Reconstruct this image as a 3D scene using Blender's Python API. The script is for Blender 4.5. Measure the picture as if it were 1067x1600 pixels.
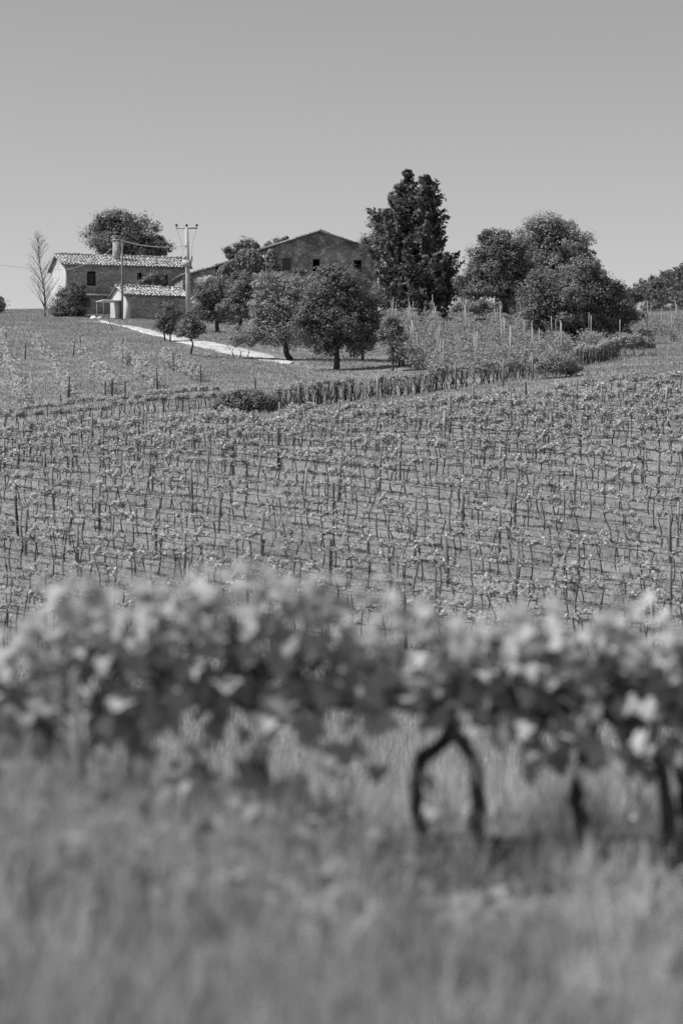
import bpy, math
import numpy as np

# ------------------------------------------------------------------ camera, sky, sun, exposure
for o in list(bpy.data.objects):
    bpy.data.objects.remove(o)
SC = bpy.context.scene
COL = SC.collection
R = math.radians
F = 3778.0          # focal length in photo pixels (85 mm on a 36 mm high frame of 1600 px)
CU, CV, EYE = 533.5, 800.0, 1.6

cd = bpy.data.cameras.new('camera')
cd.sensor_fit = 'VERTICAL'
cd.sensor_height = 36.0
cd.sensor_width = 24.0
cd.lens = 85.0
cd.clip_start = 0.1
cd.clip_end = 20000
cd.dof.use_dof = True
cd.dof.focus_distance = 130.0
cd.dof.aperture_fstop = 1.6
cam = bpy.data.objects.new('camera', cd)
COL.objects.link(cam)
cam.location = (0, 0, EYE)
cam.rotation_euler = (R(90), 0, 0)
SC.camera = cam

SUN_EL, SUN_AZ = R(52), math.atan2(-0.99, -0.10)      # azimuth from +Y towards +X: high on the left
world = bpy.data.worlds.new('World')
SC.world = world
world.use_nodes = True
nt = world.node_tree
nt.nodes.clear()
sky = nt.nodes.new('ShaderNodeTexSky')
sky.sky_type = 'NISHITA'
sky.sun_disc = False
sky.sun_elevation = SUN_EL
sky.sun_rotation = SUN_AZ
sky.air_density = 1.0
sky.dust_density = 0.3
sep = nt.nodes.new('ShaderNodeSeparateColor')
nt.links.new(sky.outputs[0], sep.inputs[0])
acc = None
for ch, w in ((0, 0.35), (1, 0.55), (2, 0.10)):          # black-and-white film behind an orange filter
    m = nt.nodes.new('ShaderNodeMath'); m.operation = 'MULTIPLY_ADD'
    nt.links.new(sep.outputs[ch], m.inputs[0]); m.inputs[1].default_value = w
    if acc is None: m.inputs[2].default_value = 0
    else: nt.links.new(acc, m.inputs[2])
    acc = m.outputs[0]
mz = nt.nodes.new('ShaderNodeMath'); mz.operation = 'MAXIMUM'; mz.inputs[1].default_value = 0.0
nt.links.new(acc, mz.inputs[0]); acc = mz.outputs[0]
bg = nt.nodes.new('ShaderNodeBackground')
bg.inputs['Strength'].default_value = 0.066
nt.links.new(acc, bg.inputs['Color'])
wo = nt.nodes.new('ShaderNodeOutputWorld')
nt.links.new(bg.outputs[0], wo.inputs[0])

sd = bpy.data.lights.new('sun', 'SUN')
sd.energy = 3.3
sd.angle = R(0.5)
sd.color = (1, 1, 1)
sun = bpy.data.objects.new('sun', sd)
COL.objects.link(sun)
sun.rotation_euler = (R(90) - SUN_EL, 0, math.pi - SUN_AZ)
sun.location = (-60, 30, 80)

SC.view_settings.view_transform = 'Standard'
SC.view_settings.look = 'None'
SC.view_settings.gamma = 1.0
SC.view_settings.use_curve_mapping = False
SC.view_settings.exposure = 0.78
SC.cycles.use_denoising = True
SC.cycles.denoiser = 'OPENIMAGEDENOISE'
SC.cycles.denoising_input_passes = 'RGB_ALBEDO_NORMAL'
SC.cycles.denoising_prefilter = 'NONE'
SC.cycles.max_bounces = 6
SC.cycles.transparent_max_bounces = 8

# ------------------------------------------------------------------ terrain
def pchip(x, y, xi):
    x = np.asarray(x, float); y = np.asarray(y, float)
    h = np.diff(x); dl = np.diff(y) / h
    m = np.zeros_like(y)
    m[0], m[-1] = dl[0], dl[-1]
    for k in range(1, len(x) - 1):
        if dl[k-1] * dl[k] > 0:
            w1 = 2*h[k] + h[k-1]; w2 = h[k] + 2*h[k-1]
            m[k] = (w1 + w2) / (w1/dl[k-1] + w2/dl[k])
    xi = np.clip(xi, x[0], x[-1])
    i = np.clip(np.searchsorted(x, xi) - 1, 0, len(x) - 2)
    t = (xi - x[i]) / h[i]
    return ((2*t**3-3*t**2+1)*y[i] + (t**3-2*t**2+t)*h[i]*m[i] + (-2*t**3+3*t**2)*y[i+1] + (t**3-t**2)*h[i]*m[i+1])

UK = np.array([-400, 0, 270, 533, 800, 1067, 1470.])
NEAR = [(0, -1.6), (5, -1.6), (10.6, -1.6), (14, -1.85), (20, -2.5), (30, -3.3), (40, -3.7), (50, -3.75)]
MID = {60: (990, 990, 1000, 1005, 1010, 1015, 1020), 70: (890, 893, 900, 905, 908, 912, 915),
       80: (806, 806, 808, 808, 808, 808, 808), 90: (748, 742, 738, 735, 732, 728, 724),
       100: (715, 706, 698, 690, 681, 668, 655), 108: (697, 688, 678, 667, 651, 630, 610),
       115: (682, 672, 662, 652, 630, 606, 586), 122: (668, 658, 648, 641, 614, 592, 572),
       130: (650, 640, 632, 628, 600, 580, 560), 150: (605, 598, 594, 600, 578, 562, 545),
       165: (572, 567, 568, 580, 562, 550, 535), 180: (548, 545, 548, 560, 545, 538, 522),
       200: (524, 522, 528, 537, 527, 524, 508), 220: (507, 507, 511, 518, 512, 512, 498),
       240: (496, 496, 499, 503, 500, 502, 490), 260: (490, 490, 492, 494, 492, 495, 486),
       280: (487, 487, 488, 488, 487, 490, 483)}
FARZ = [(310, 23.4), (340, 23), (420, 19), (700, 5), (2000, -20), (6000, -35)]
dk, zk = [], []
for d, z in NEAR: dk.append(d); zk.append([z] * 7)
for d in sorted(MID): dk.append(d); zk.append([(CV - y) / F * d for y in MID[d]])
for d, z in FARZ: dk.append(d); zk.append([z] * 7)
dk = np.array(dk, float); zk = np.array(zk)
DL = np.concatenate([np.arange(0, 340, 1.0), np.linspace(340, 6000, 300)])
UL = np.linspace(-400, 1470, 94)
_a = np.stack([pchip(dk, zk[:, j], DL) for j in range(7)], 1)
ZL = np.stack([pchip(UK, _a[i], UL) for i in range(len(DL))], 0)
# soften the spline knots along the depth
for _ in range(3):
    ZL[2:338] = (ZL[1:337] + 2*ZL[2:338] + ZL[3:339]) / 4

def ground(X, Y):
    X = np.asarray(X, float); Y = np.asarray(Y, float)
    Yc = np.clip(Y, 0, 5999)
    u = CU + X / np.maximum(Yc, 2.0) * F
    u = np.clip(u, -400, 1470)
    i = np.clip(np.searchsorted(DL, Yc, side='right') - 1, 0, len(DL) - 2)
    t = (Yc - DL[i]) / (DL[i+1] - DL[i])
    q = (u + 400) / (UL[1] - UL[0]); j = np.clip(q.astype(int), 0, len(UL) - 2); s = q - j
    z = (ZL[i, j]*(1-t) + ZL[i+1, j]*t)*(1-s) + (ZL[i, j+1]*(1-t) + ZL[i+1, j+1]*t)*s
    z = z + 34.5*np.exp(-((X-98)/44)**2/2 - ((Y-440)/52)**2/2)
    amp = np.clip((Y-40)/80, 0, 1)*0.09
    z = z + amp*(np.sin(X*0.42+1.3*np.sin(Y*0.17))*np.sin(Y*0.31+0.7) + 0.5*np.sin(X*1.1+Y*0.6)*np.sin(Y*0.9-X*0.4))
    return z + EYE

def d_of(u, y):
    d = np.arange(58, 285, 0.25)
    v = CV - (ground((u-CU)/F*d, d) - EYE) * F / d
    k = np.argmax(v <= y)
    return float(d[k])

def at(u, d):
    x = (u - CU) / F * d
    return np.array([x, d, float(ground(x, d))])

def hgt(y, d):               # world height seen at photo row y at distance d
    return (CV - y) / F * d + EYE

# ------------------------------------------------------------------ materials (all neutral: the photograph is black and white)
def grey(v): return (v, v, v, 1)
MATS = {}
def mat_leaf(name, v, trans=0.35, gloss=0.06, rough=0.45):
    m = bpy.data.materials.new(name); m.use_nodes = True
    n = m.node_tree; n.nodes.clear()
    at_ = n.nodes.new('ShaderNodeAttribute'); at_.attribute_name = 'tone'
    mul = n.nodes.new('ShaderNodeMath'); mul.operation = 'MULTIPLY'; mul.inputs[1].default_value = v
    n.links.new(at_.outputs['Fac'], mul.inputs[0])
    df = n.nodes.new('ShaderNodeBsdfDiffuse'); tr = n.nodes.new('ShaderNodeBsdfTranslucent'); gl = n.nodes.new('ShaderNodeBsdfGlossy')
    gl.inputs['Roughness'].default_value = rough; gl.inputs['Color'].default_value = grey(0.8)
    n.links.new(mul.outputs[0], df.inputs['Color']); n.links.new(mul.outputs[0], tr.inputs['Color'])
    mx = n.nodes.new('ShaderNodeMixShader'); mx.inputs[0].default_value = trans
    n.links.new(df.outputs[0], mx.inputs[1]); n.links.new(tr.outputs[0], mx.inputs[2])
    m2 = n.nodes.new('ShaderNodeMixShader'); m2.inputs[0].default_value = gloss
    n.links.new(mx.outputs[0], m2.inputs[1]); n.links.new(gl.outputs[0], m2.inputs[2])
    out = n.nodes.new('ShaderNodeOutputMaterial'); n.links.new(m2.outputs[0], out.inputs[0])
    MATS[name] = m
    return m

def mat_noise(name, stops, scale=3.0, detail=6.0, rough=0.85, bump=0.3, bscale=None, stretch=(1, 1, 1), coord='Object', spec=0.2, voronoi=None):
    m = bpy.data.materials.new(name); m.use_nodes = True
    n = m.node_tree; b = n.nodes['Principled BSDF']
    b.inputs['Roughness'].default_value = rough
    b.inputs['Specular IOR Level'].default_value = spec
    tc = n.nodes.new('ShaderNodeTexCoord'); mp = n.nodes.new('ShaderNodeMapping'); mp.inputs['Scale'].default_value = stretch
    n.links.new(tc.outputs[coord], mp.inputs[0])
    nz = n.nodes.new('ShaderNodeTexNoise'); nz.inputs['Scale'].default_value = scale; nz.inputs['Detail'].default_value = detail
    nz.inputs['Roughness'].default_value = 0.62
    n.links.new(mp.outputs[0], nz.inputs[0])
    cr = n.nodes.new('ShaderNodeValToRGB')
    e = cr.color_ramp.elements
    while len(e) < len(stops): e.new(0.5)
    for k, (p, v) in enumerate(stops):
        e[k].position = p; e[k].color = grey(v)
    n.links.new(nz.outputs['Fac'], cr.inputs[0])
    colour = cr.outputs[0]; height = nz.outputs['Fac']
    if voronoi:
        vo = n.nodes.new('ShaderNodeTexVoronoi'); vo.inputs['Scale'].default_value = voronoi[0]
        vo.feature = 'DISTANCE_TO_EDGE'
        vc = n.nodes.new('ShaderNodeTexVoronoi'); vc.inputs['Scale'].default_value = voronoi[0]
        mp2 = n.nodes.new('ShaderNodeMapping'); mp2.inputs['Scale'].default_value = (1, 1, 1.8)
        n.links.new(tc.outputs[coord], mp2.inputs[0]); n.links.new(mp2.outputs[0], vo.inputs[0]); n.links.new(mp2.outputs[0], vc.inputs[0])
        st = n.nodes.new('ShaderNodeMapRange'); st.inputs[1].default_value = 0; st.inputs[2].default_value = 0.12; st.inputs[3].default_value = voronoi[1]; st.inputs[4].default_value = 1
        n.links.new(vo.outputs['Distance'], st.inputs[0])
        sv = n.nodes.new('ShaderNodeSeparateColor'); n.links.new(vc.outputs['Color'], sv.inputs[0])
        rg = n.nodes.new('ShaderNodeMapRange'); rg.inputs[3].default_value = 0.7; rg.inputs[4].default_value = 1.25
        n.links.new(sv.outputs[0], rg.inputs[0])
        a = n.nodes.new('ShaderNodeMath'); a.operation = 'MULTIPLY'; n.links.new(st.outputs[0], a.inputs[0]); n.links.new(rg.outputs[0], a.inputs[1])
        mm = n.nodes.new('ShaderNodeVectorMath'); mm.operation = 'SCALE'
        n.links.new(cr.outputs[0], mm.inputs[0]); n.links.new(a.outputs[0], mm.inputs['Scale'])
        colour = mm.outputs[0]; height = st.outputs[0]
    n.links.new(colour, b.inputs['Base Color'])
    if bump:
        bp = n.nodes.new('ShaderNodeBump'); bp.inputs['Strength'].default_value = bump; bp.inputs['Distance'].default_value = 0.05
        if bscale:
            nz2 = n.nodes.new('ShaderNodeTexNoise'); nz2.inputs['Scale'].default_value = bscale; nz2.inputs['Detail'].default_value = 5
            n.links.new(mp.outputs[0], nz2.inputs[0]); height = nz2.outputs['Fac']
        n.links.new(height, bp.inputs['Height']); n.links.new(bp.outputs[0], b.inputs['Normal'])
    MATS[name] = m
    return m

mat_leaf('vine_leaf', 0.46, 0.42, 0.015, 0.6)
mat_leaf('near_leaf', 0.45, 0.42, 0.02, 0.6)
mat_leaf('dark_leaf', 0.195, 0.35, 0.01, 0.6)
mat_leaf('oak_leaf', 0.22, 0.38, 0.01, 0.6)
mat_leaf('pale_leaf', 0.33, 0.38, 0.01, 0.6)
mat_leaf('conifer_leaf', 0.135, 0.28, 0.01, 0.6)
mat_leaf('grass_blade', 0.42, 0.42, 0.01, 0.6)
mat_leaf('petal', 0.6, 0.4, 0.0)
mat_noise('bark', [(0.3, 0.025), (0.7, 0.09)], 8, bump=0.6, stretch=(1, 1, 0.3))
mat_noise('vine_bark', [(0.3, 0.03), (0.7, 0.10)], 14, bump=0.6, stretch=(1, 1, 0.25))
mat_noise('old_wood', [(0.3, 0.10), (0.7, 0.24)], 10, bump=0.4, stretch=(1, 1, 0.15))
mat_noise('pale_wood', [(0.3, 0.2), (0.7, 0.36)], 10, bump=0.3, stretch=(1, 1, 0.15))
mat_noise('dark_wood', [(0.3, 0.03), (0.7, 0.08)], 10, bump=0.3, stretch=(1, 1, 0.15))
mat_noise('concrete', [(0.3, 0.33), (0.7, 0.5)], 4, bump=0.2, bscale=30)
mat_noise('plaster', [(0.25, 0.36), (0.5, 0.48), (0.75, 0.6)], 0.7, 8, bump=0.3, bscale=12)
mat_noise('stone_wall', [(0.25, 0.2), (0.5, 0.33), (0.75, 0.48)], 0.6, 8, bump=0.6, voronoi=(3.2, 0.55))
mat_noise('old_plaster', [(0.36, 0.16), (0.5, 0.32), (0.64, 0.55)], 0.7, 10, bump=0.6, stretch=(1, 1, 0.8), voronoi=(2.4, 0.55))
mat_noise('roof_tile', [(0.28, 0.24), (0.5, 0.36), (0.72, 0.48)], 1.6, 5, bump=0.3, bscale=20)
mat_noise('roof_under', [(0.3, 0.10), (0.7, 0.2)], 3, bump=0.2)
mat_noise('trim_stone', [(0.3, 0.35), (0.7, 0.5)], 5, bump=0.2)
mat_noise('shutter', [(0.3, 0.05), (0.7, 0.11)], 6, bump=0.2, stretch=(1, 1, 6))
mat_noise('pale_shutter', [(0.3, 0.12), (0.7, 0.2)], 6, bump=0.2)
mat_noise('metal', [(0.3, 0.25), (0.7, 0.4)], 6, rough=0.5, bump=0.05)
mat_noise('dark_metal', [(0.3, 0.04), (0.7, 0.08)], 6, rough=0.5, bump=0.05)
mat_noise('white_sheet', [(0.3, 0.55), (0.7, 0.75)], 4, rough=0.6, bump=0.1)
mat_noise('gravel', [(0.25, 0.26), (0.5, 0.48), (0.75, 0.66)], 1.1, 9, bump=0.5, bscale=14)
mat_noise('cable', [(0.3, 0.10), (0.7, 0.16)], 6, rough=0.6, bump=0)
mat_noise('pale_cable', [(0.3, 0.35), (0.7, 0.45)], 6, rough=0.6, bump=0)
mat_noise('ceramic', [(0.3, 0.06), (0.7, 0.12)], 6, rough=0.3, bump=0)
g = bpy.data.materials.new('glass_pane'); g.use_nodes = True
gb = g.node_tree.nodes['Principled BSDF']; gb.inputs['Base Color'].default_value = grey(0.02); gb.inputs['Roughness'].default_value = 0.08
MATS['glass_pane'] = g

def tone_into(name):
    n = MATS[name].node_tree; b = n.nodes['Principled BSDF']; src = b.inputs['Base Color'].links[0].from_socket
    a = n.nodes.new('ShaderNodeAttribute'); a.attribute_name = 'tone'
    v = n.nodes.new('ShaderNodeVectorMath'); v.operation = 'SCALE'
    n.links.new(src, v.inputs[0]); n.links.new(a.outputs['Fac'], v.inputs['Scale']); n.links.new(v.outputs[0], b.inputs['Base Color'])
tone_into('roof_tile')
def ground_material():
    m = bpy.data.materials.new('turf'); m.use_nodes = True
    n = m.node_tree; b = n.nodes['Principled BSDF']; b.inputs['Roughness'].default_value = 0.95; b.inputs['Specular IOR Level'].default_value = 0.05
    tc = n.nodes.new('ShaderNodeTexCoord')
    def noise(scale, stretch=(1, 1, 1), rot=0, detail=6, rough=0.6, tex=False):
        mp = n.nodes.new('ShaderNodeMapping'); mp.inputs['Scale'].default_value = stretch; mp.inputs['Rotation'].default_value = (0, 0, rot)
        if tex: mp.vector_type = 'TEXTURE'
        n.links.new(tc.outputs['Object'], mp.inputs[0])
        z = n.nodes.new('ShaderNodeTexNoise'); z.inputs['Scale'].default_value = scale; z.inputs['Detail'].default_value = detail; z.inputs['Roughness'].default_value = rough
        n.links.new(mp.outputs[0], z.inputs[0]); return z.outputs['Fac']
    def ramp(fac, stops):
        c = n.nodes.new('ShaderNodeValToRGB'); e = c.color_ramp.elements
        while len(e) < len(stops): e.new(0.5)
        for k, (p, v) in enumerate(stops): e[k].position = p; e[k].color = grey(v)
        n.links.new(fac, c.inputs[0]); return c.outputs[0]
    base = ramp(noise(0.12, detail=9, rough=0.7), [(0.3, 0.15), (0.5, 0.23), (0.72, 0.33)])
    fine = ramp(noise(5.0, detail=7, rough=0.75), [(0.3, 0.6), (0.55, 1.0), (0.75, 1.5)])
    dry = ramp(noise(0.35, (1/0.3, 1/1.7, 1), R(-37), 6, tex=True), [(0.54, 0.0), (0.70, 0.75)])
    brk = ramp(noise(1.3, detail=8, rough=0.8), [(0.42, 0.0), (0.60, 1.0)])
    dm = n.nodes.new('ShaderNodeMix'); dm.data_type = 'RGBA'; dm.blend_type = 'MULTIPLY'; dm.inputs[0].default_value = 1
    n.links.new(dry, dm.inputs[6]); n.links.new(brk, dm.inputs[7]); dry = dm.outputs[2]
    mu = n.nodes.new('ShaderNodeMix'); mu.data_type = 'RGBA'; mu.blend_type = 'MULTIPLY'; mu.inputs[0].default_value = 1
    n.links.new(base, mu.inputs[6]); n.links.new(fine, mu.inputs[7])
    mx = n.nodes.new('ShaderNodeMix'); mx.data_type = 'RGBA'
    n.links.new(dry, mx.inputs[0]); n.links.new(mu.outputs[2], mx.inputs[6]); mx.inputs[7].default_value = grey(0.36)
    n.links.new(mx.outputs[2], b.inputs['Base Color'])
    bp = n.nodes.new('ShaderNodeBump'); bp.inputs['Strength'].default_value = 0.7; bp.inputs['Distance'].default_value = 0.1
    n.links.new(noise(3.0, detail=8, rough=0.7), bp.inputs['Height']); n.links.new(bp.outputs[0], b.inputs['Normal'])
    MATS['turf'] = m
ground_material()

# ------------------------------------------------------------------ mesh helpers
class MB:
    """collects pieces of geometry for ONE mesh"""
    def __init__(s): s.v, s.f, s.t, s.n = [], [], [], 0
    def add(s, V, Fs, tone=1.0):
        V = np.asarray(V, float).reshape(-1, 3)
        if not isinstance(Fs, list): Fs = [Fs]
        for f in Fs:
            f = np.asarray(f, int)
            if len(f): s.f.append(f + s.n)
        s.v.append(V); s.t.append(np.broadcast_to(np.asarray(tone, float), (len(V),)).copy()); s.n += len(V)
        return s
    def box(s, lo, hi, tone=1.0):
        x0, y0, z0 = lo; x1, y1, z1 = hi
        V = [(x0,y0,z0),(x1,y0,z0),(x1,y1,z0),(x0,y1,z0),(x0,y0,z1),(x1,y0,z1),(x1,y1,z1),(x0,y1,z1)]
        return s.add(V, np.array([(0,3,2,1),(4,5,6,7),(0,1,5,4),(1,2,6,5),(2,3,7,6),(3,0,4,7)]), tone)
    def tube(s, P, r, sides=6, cap=True, tone=1.0):
        P = np.asarray(P, float); n = len(P); r = np.broadcast_to(np.asarray(r, float), (n,))
        T = np.gradient(P, axis=0); T /= np.maximum(np.linalg.norm(T, axis=1, keepdims=True), 1e-9)
        ref = np.where(np.abs(T[:, 2:3]) > 0.9, np.array([[1., 0, 0]]), np.array([[0, 0, 1.]]))
        A = np.cross(T, ref); A /= np.linalg.norm(A, axis=1, keepdims=True)
        for k in range(1, n):
            if np.dot(A[k], A[k-1]) < 0: A[k] = -A[k]
        B = np.cross(T, A)
        th = np.arange(sides) * 2*np.pi/sides
        V = P[:, None] + r[:, None, None]*(np.cos(th)[None, :, None]*A[:, None] + np.sin(th)[None, :, None]*B[:, None])
        V = V.reshape(-1, 3)
        i = np.arange(n-1)[:, None]*sides; j = np.arange(sides)[None]; j2 = (j+1) % sides
        Q = np.stack([i+j, i+j2, i+sides+j2, i+sides+j], -1).reshape(-1, 4)
        fs = [Q]
        if cap:
            fs.append(np.arange(sides)[None, ::-1]); fs.append((np.arange(sides) + (n-1)*sides)[None])
        return s.add(V, fs, tone)
    def mesh(s, name, mat, smooth=False):
        V = np.concatenate(s.v).astype(np.float32); T = np.concatenate(s.t).astype(np.float32)
        me = bpy.data.meshes.new(name)
        me.vertices.add(len(V)); me.vertices.foreach_set('co', V.ravel())
        loops = np.concatenate([f.ravel() for f in s.f]).astype(np.int32)
        tot = np.concatenate([np.full(len(f), f.shape[1], np.int32) for f in s.f])
        me.loops.add(len(loops)); me.loops.foreach_set('vertex_index', loops)
        st = np.concatenate([[0], np.cumsum(tot)[:-1]]).astype(np.int32)
        me.polygons.add(len(tot)); me.polygons.foreach_set('loop_start', st)
        if smooth: me.polygons.foreach_set('use_smooth', np.ones(len(tot), bool))
        a = me.attributes.new('tone', 'FLOAT', 'POINT'); a.data.foreach_set('value', T)
        me.update(calc_edges=True)
        me.materials.append(MATS[mat])
        return me
    def obj(s, name, mat, parent=None, smooth=False):
        return put(name, s.mesh(name, mat, smooth), parent)

def put(name, me, parent=None):
    o = bpy.data.objects.new(name, me); COL.objects.link(o)
    if parent is not None: o.parent = parent
    return o
def tag(o, label, cat=None, group=None, kind=None):
    o['label'] = label
    if cat: o['category'] = cat
    if group: o['group'] = group
    if kind: o['kind'] = kind
    return o
def thing(name, loc, label, cat, group=None, rz=0.0):
    o = bpy.data.objects.new(name, None); COL.objects.link(o)
    o.location = [float(c) for c in loc]; o.rotation_euler = (0, 0, rz); o.empty_display_size = 0.3
    return tag(o, label, cat, group)
def ordinal(k):
    return ['zeroth','first','second','third','fourth','fifth','sixth','seventh','eighth','ninth','tenth','eleventh','twelfth','thirteenth','fourteenth',
            'fifteenth','sixteenth','seventeenth','eighteenth','nineteenth'][k] if k < 20 else '%d%s' % (k, {1:'st',2:'nd',3:'rd'}.get(k % 10, 'th') if k % 100 not in (11, 12, 13) else 'th')

def unit(V): return V / np.maximum(np.linalg.norm(V, axis=-1, keepdims=True), 1e-9)
def leaves(mb, C, N, S, rng, asp=1.25, fold=0.18, tone=(0.75, 1.25), D=None):
    """small folded leaves (rhombus, two triangles) at C facing N; D = preferred tip direction"""
    n = len(C)
    if n == 0: return
    N = unit(N); S = np.broadcast_to(S, (n,))[:, None]
    A = rng.normal(size=(n, 3)) if D is None else D + 0.35*rng.normal(size=(n, 3))
    A = unit(A - (A*N).sum(1, keepdims=True)*N); B = np.cross(N, A)
    up = N*S*fold
    V = np.stack([C - A*S*0.5*asp, C + B*S*0.5 + up, C + A*S*0.5*asp, C - B*S*0.5 + up], 1).reshape(-1, 3)
    Q = np.arange(n*4).reshape(n, 4)
    mb.add(V, Q, np.repeat(rng.uniform(tone[0], tone[1], n), 4))

def blades(mb, P, h, w, rng, lean=0.35, tone=(0.7, 1.3), curved=False):
    n = len(P); h = np.broadcast_to(h, (n,)); th = rng.uniform(0, 2*np.pi, n); ph = rng.uniform(0, 2*np.pi, n)
    side = np.stack([np.cos(th), np.sin(th), np.zeros(n)], 1)*np.broadcast_to(w, (n,))[:, None]*0.5
    ln = np.abs(rng.normal(0, lean, n))
    tip = P + np.stack([np.cos(ph)*ln*h, np.sin(ph)*ln*h, h*np.sqrt(np.maximum(1-ln**2*0.5, 0.15))], 1)
    t = rng.uniform(tone[0], tone[1], n)
    if not curved:
        V = np.stack([P-side, P+side, tip], 1).reshape(-1, 3)
        mb.add(V, np.arange(n*3).reshape(n, 3), np.repeat(t, 3))
    else:
        mid = P + (tip-P)*np.array([0.32, 0.32, 0.62])
        V = np.stack([P-side, P+side, mid+side*0.8, mid-side*0.8, tip], 1).reshape(-1, 3)
        b = np.arange(n)[:, None]*5
        mb.add(V, [b + np.array([[0, 1, 2, 3]]), b + np.array([[3, 2, 4]])], np.repeat(t, 5))

# ------------------------------------------------------------------ ground sheet
def build_ground():
    ys = np.concatenate([[-400, -100, -30, -8], np.arange(0, 60, 1.5), np.arange(60, 300, 1.0), np.arange(300, 560, 6.), np.array([600, 700, 900, 1300, 2000, 3500, 6000.])])
    xs = np.concatenate([-np.array([4000, 1500, 700, 400, 250, 170, 120, 90.]), np.arange(-70, 71, 1.0), np.array([90, 120, 150, 180, 220, 300, 500, 900, 1800, 4000.])])
    X, Y = np.meshgrid(xs, ys)
    V = np.stack([X, Y, ground(X, Y)], -1).reshape(-1, 3)
    nx = len(xs); i = np.arange(len(ys)-1)[:, None]*nx; j = np.arange(nx-1)[None]
    Q = np.stack([i+j, i+j+1, i+nx+j+1, i+nx+j], -1).reshape(-1, 4)
    o = MB().add(V, Q).obj('ground', 'turf', smooth=True)
    tag(o, 'grassy hillside rising from a shallow dip to the farm', kind='structure')
build_ground()

def build_road():
    top = [(150, 499), (161, 501), (215, 511), (270, 523), (351, 537), (405, 550), (460, 566)]
    bot = [(160, 505), (175, 508), (215, 518), (252, 527), (329, 549), (395, 562), (452, 571)]
    def line(pts, n=60):
        P = []
        for u, y in pts:
            d = d_of(u, y); P.append(((u-CU)/F*d, d))
        P = np.array(P); s = np.linspace(0, 1, len(P)); q = np.linspace(0, 1, n)
        return np.stack([pchip(s, P[:, 0], q), pchip(s, P[:, 1], q)], 1)
    A, B = line(top), line(bot)
    K = 9
    rng = np.random.default_rng(3)
    V = []
    for i in range(len(A)):
        for k in range(K):
            t = .06 + .88*k/(K-1); p = A[i]*(1-t) + B[i]*t
            if k in (0, K-1): p = p + rng.normal(0, 0.12, 2)
            V.append((p[0], p[1], float(ground(*p)) + (0.05 if 0 < k < K-1 else -0.02)))
    i = np.arange(len(A)-1)[:, None]*K; j = np.arange(K-1)[None]
    Q = np.stack([i+j, i+K+j, i+K+j+1, i+j+1], -1).reshape(-1, 4)
    o = MB().add(V, Q).obj('road', 'gravel', smooth=True)
    tag(o, 'bright white gravel track running down from the farm sheds', kind='structure')
    return A, B
ROAD = build_road()

# ------------------------------------------------------------------ buildings
def opening_wall(mb, w, h, holes, T, z0=0.0, depth=0.28):
    """a wall in the plane y=0 of local axes, cut by rectangular holes with reveals; T maps local to thing space"""
    xs = sorted({0.0, w, *[v for a in holes for v in (a[0], a[1])]}); zs = sorted({z0, h, *[v for a in holes for v in (a[2], a[3])]})
    for a, b in zip(xs[:-1], xs[1:]):
        for c, d in zip(zs[:-1], zs[1:]):
            mx, mz = (a+b)/2, (c+d)/2
            if any(q[0] < mx < q[1] and q[2] < mz < q[3] for q in holes): continue
            mb.add(T(np.array([(a,0,c),(b,0,c),(b,0,d),(a,0,d)])), np.array([[0,1,2,3]]))
    for x0, x1, c, d in [q[:4] for q in holes]:
        for quad in ([(x0,0,c),(x0,0,d),(x0,depth,d),(x0,depth,c)], [(x1,0,c),(x1,depth,c),(x1,depth,d),(x1,0,d)],
                     [(x0,0,c),(x0,depth,c),(x1,depth,c),(x1,0,c)], [(x0,0,d),(x1,0,d),(x1,depth,d),(x0,depth,d)]):
            mb.add(T(np.array(quad, float)), np.array([[0,1,2,3]]))

def tiles(mb, O, ex, es, width, length, rng, pitch=0.34, step=0.5, r=0.125):
    """barrel tiles on a slope: O lower corner at the eave, ex along the eave, es up the slope (unit)"""
    n = unit(np.cross(ex, es)); nc = int(width/pitch); nr = int(length/step)
    th = np.linspace(0, np.pi, 5)
    for c in range(nc+1):
        co = rng.uniform(-.12, .12)
        for k in range(nr+1):
            s0 = k*step - 0.05 + (co if 0 < k else co*.3); s1 = min(s0 + step + 0.07, length + 0.02)
            x = c*pitch + rng.normal(0, 0.03); lift = rng.normal(0.02, 0.02)
            ra, rb = r*rng.uniform(0.95, 1.2), r*0.85
            V = []
            for (s, rr, hh) in ((s0 + rng.normal(0, 0.03), ra, 0.045), (s1, rb, 0.0)):
                for t in th: V.append(O + ex*(x + rr*np.cos(t)) + es*s + n*(rr*np.sin(t)*0.62 + hh*.6 + lift))
            q = [[i, i+1, i+6, i+5] for i in range(4)]
            mb.add(V, [np.array(q), np.array([[0, 1, 2, 3, 4]])], rng.uniform(0.6, 1.3))

def roof_slab(mb, O, ex, es, width, length, th=0.12):
    n = unit(np.cross(ex, es)); P = [O, O+ex*width, O+ex*width+es*length, O+es*length]
    V = np.array(P + [p - n*th for p in P])
    mb.add(V, np.array([(0,1,2,3),(7,6,5,4),(0,4,5,1),(1,5,6,2),(2,6,7,3),(3,7,4,0)]))

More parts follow.
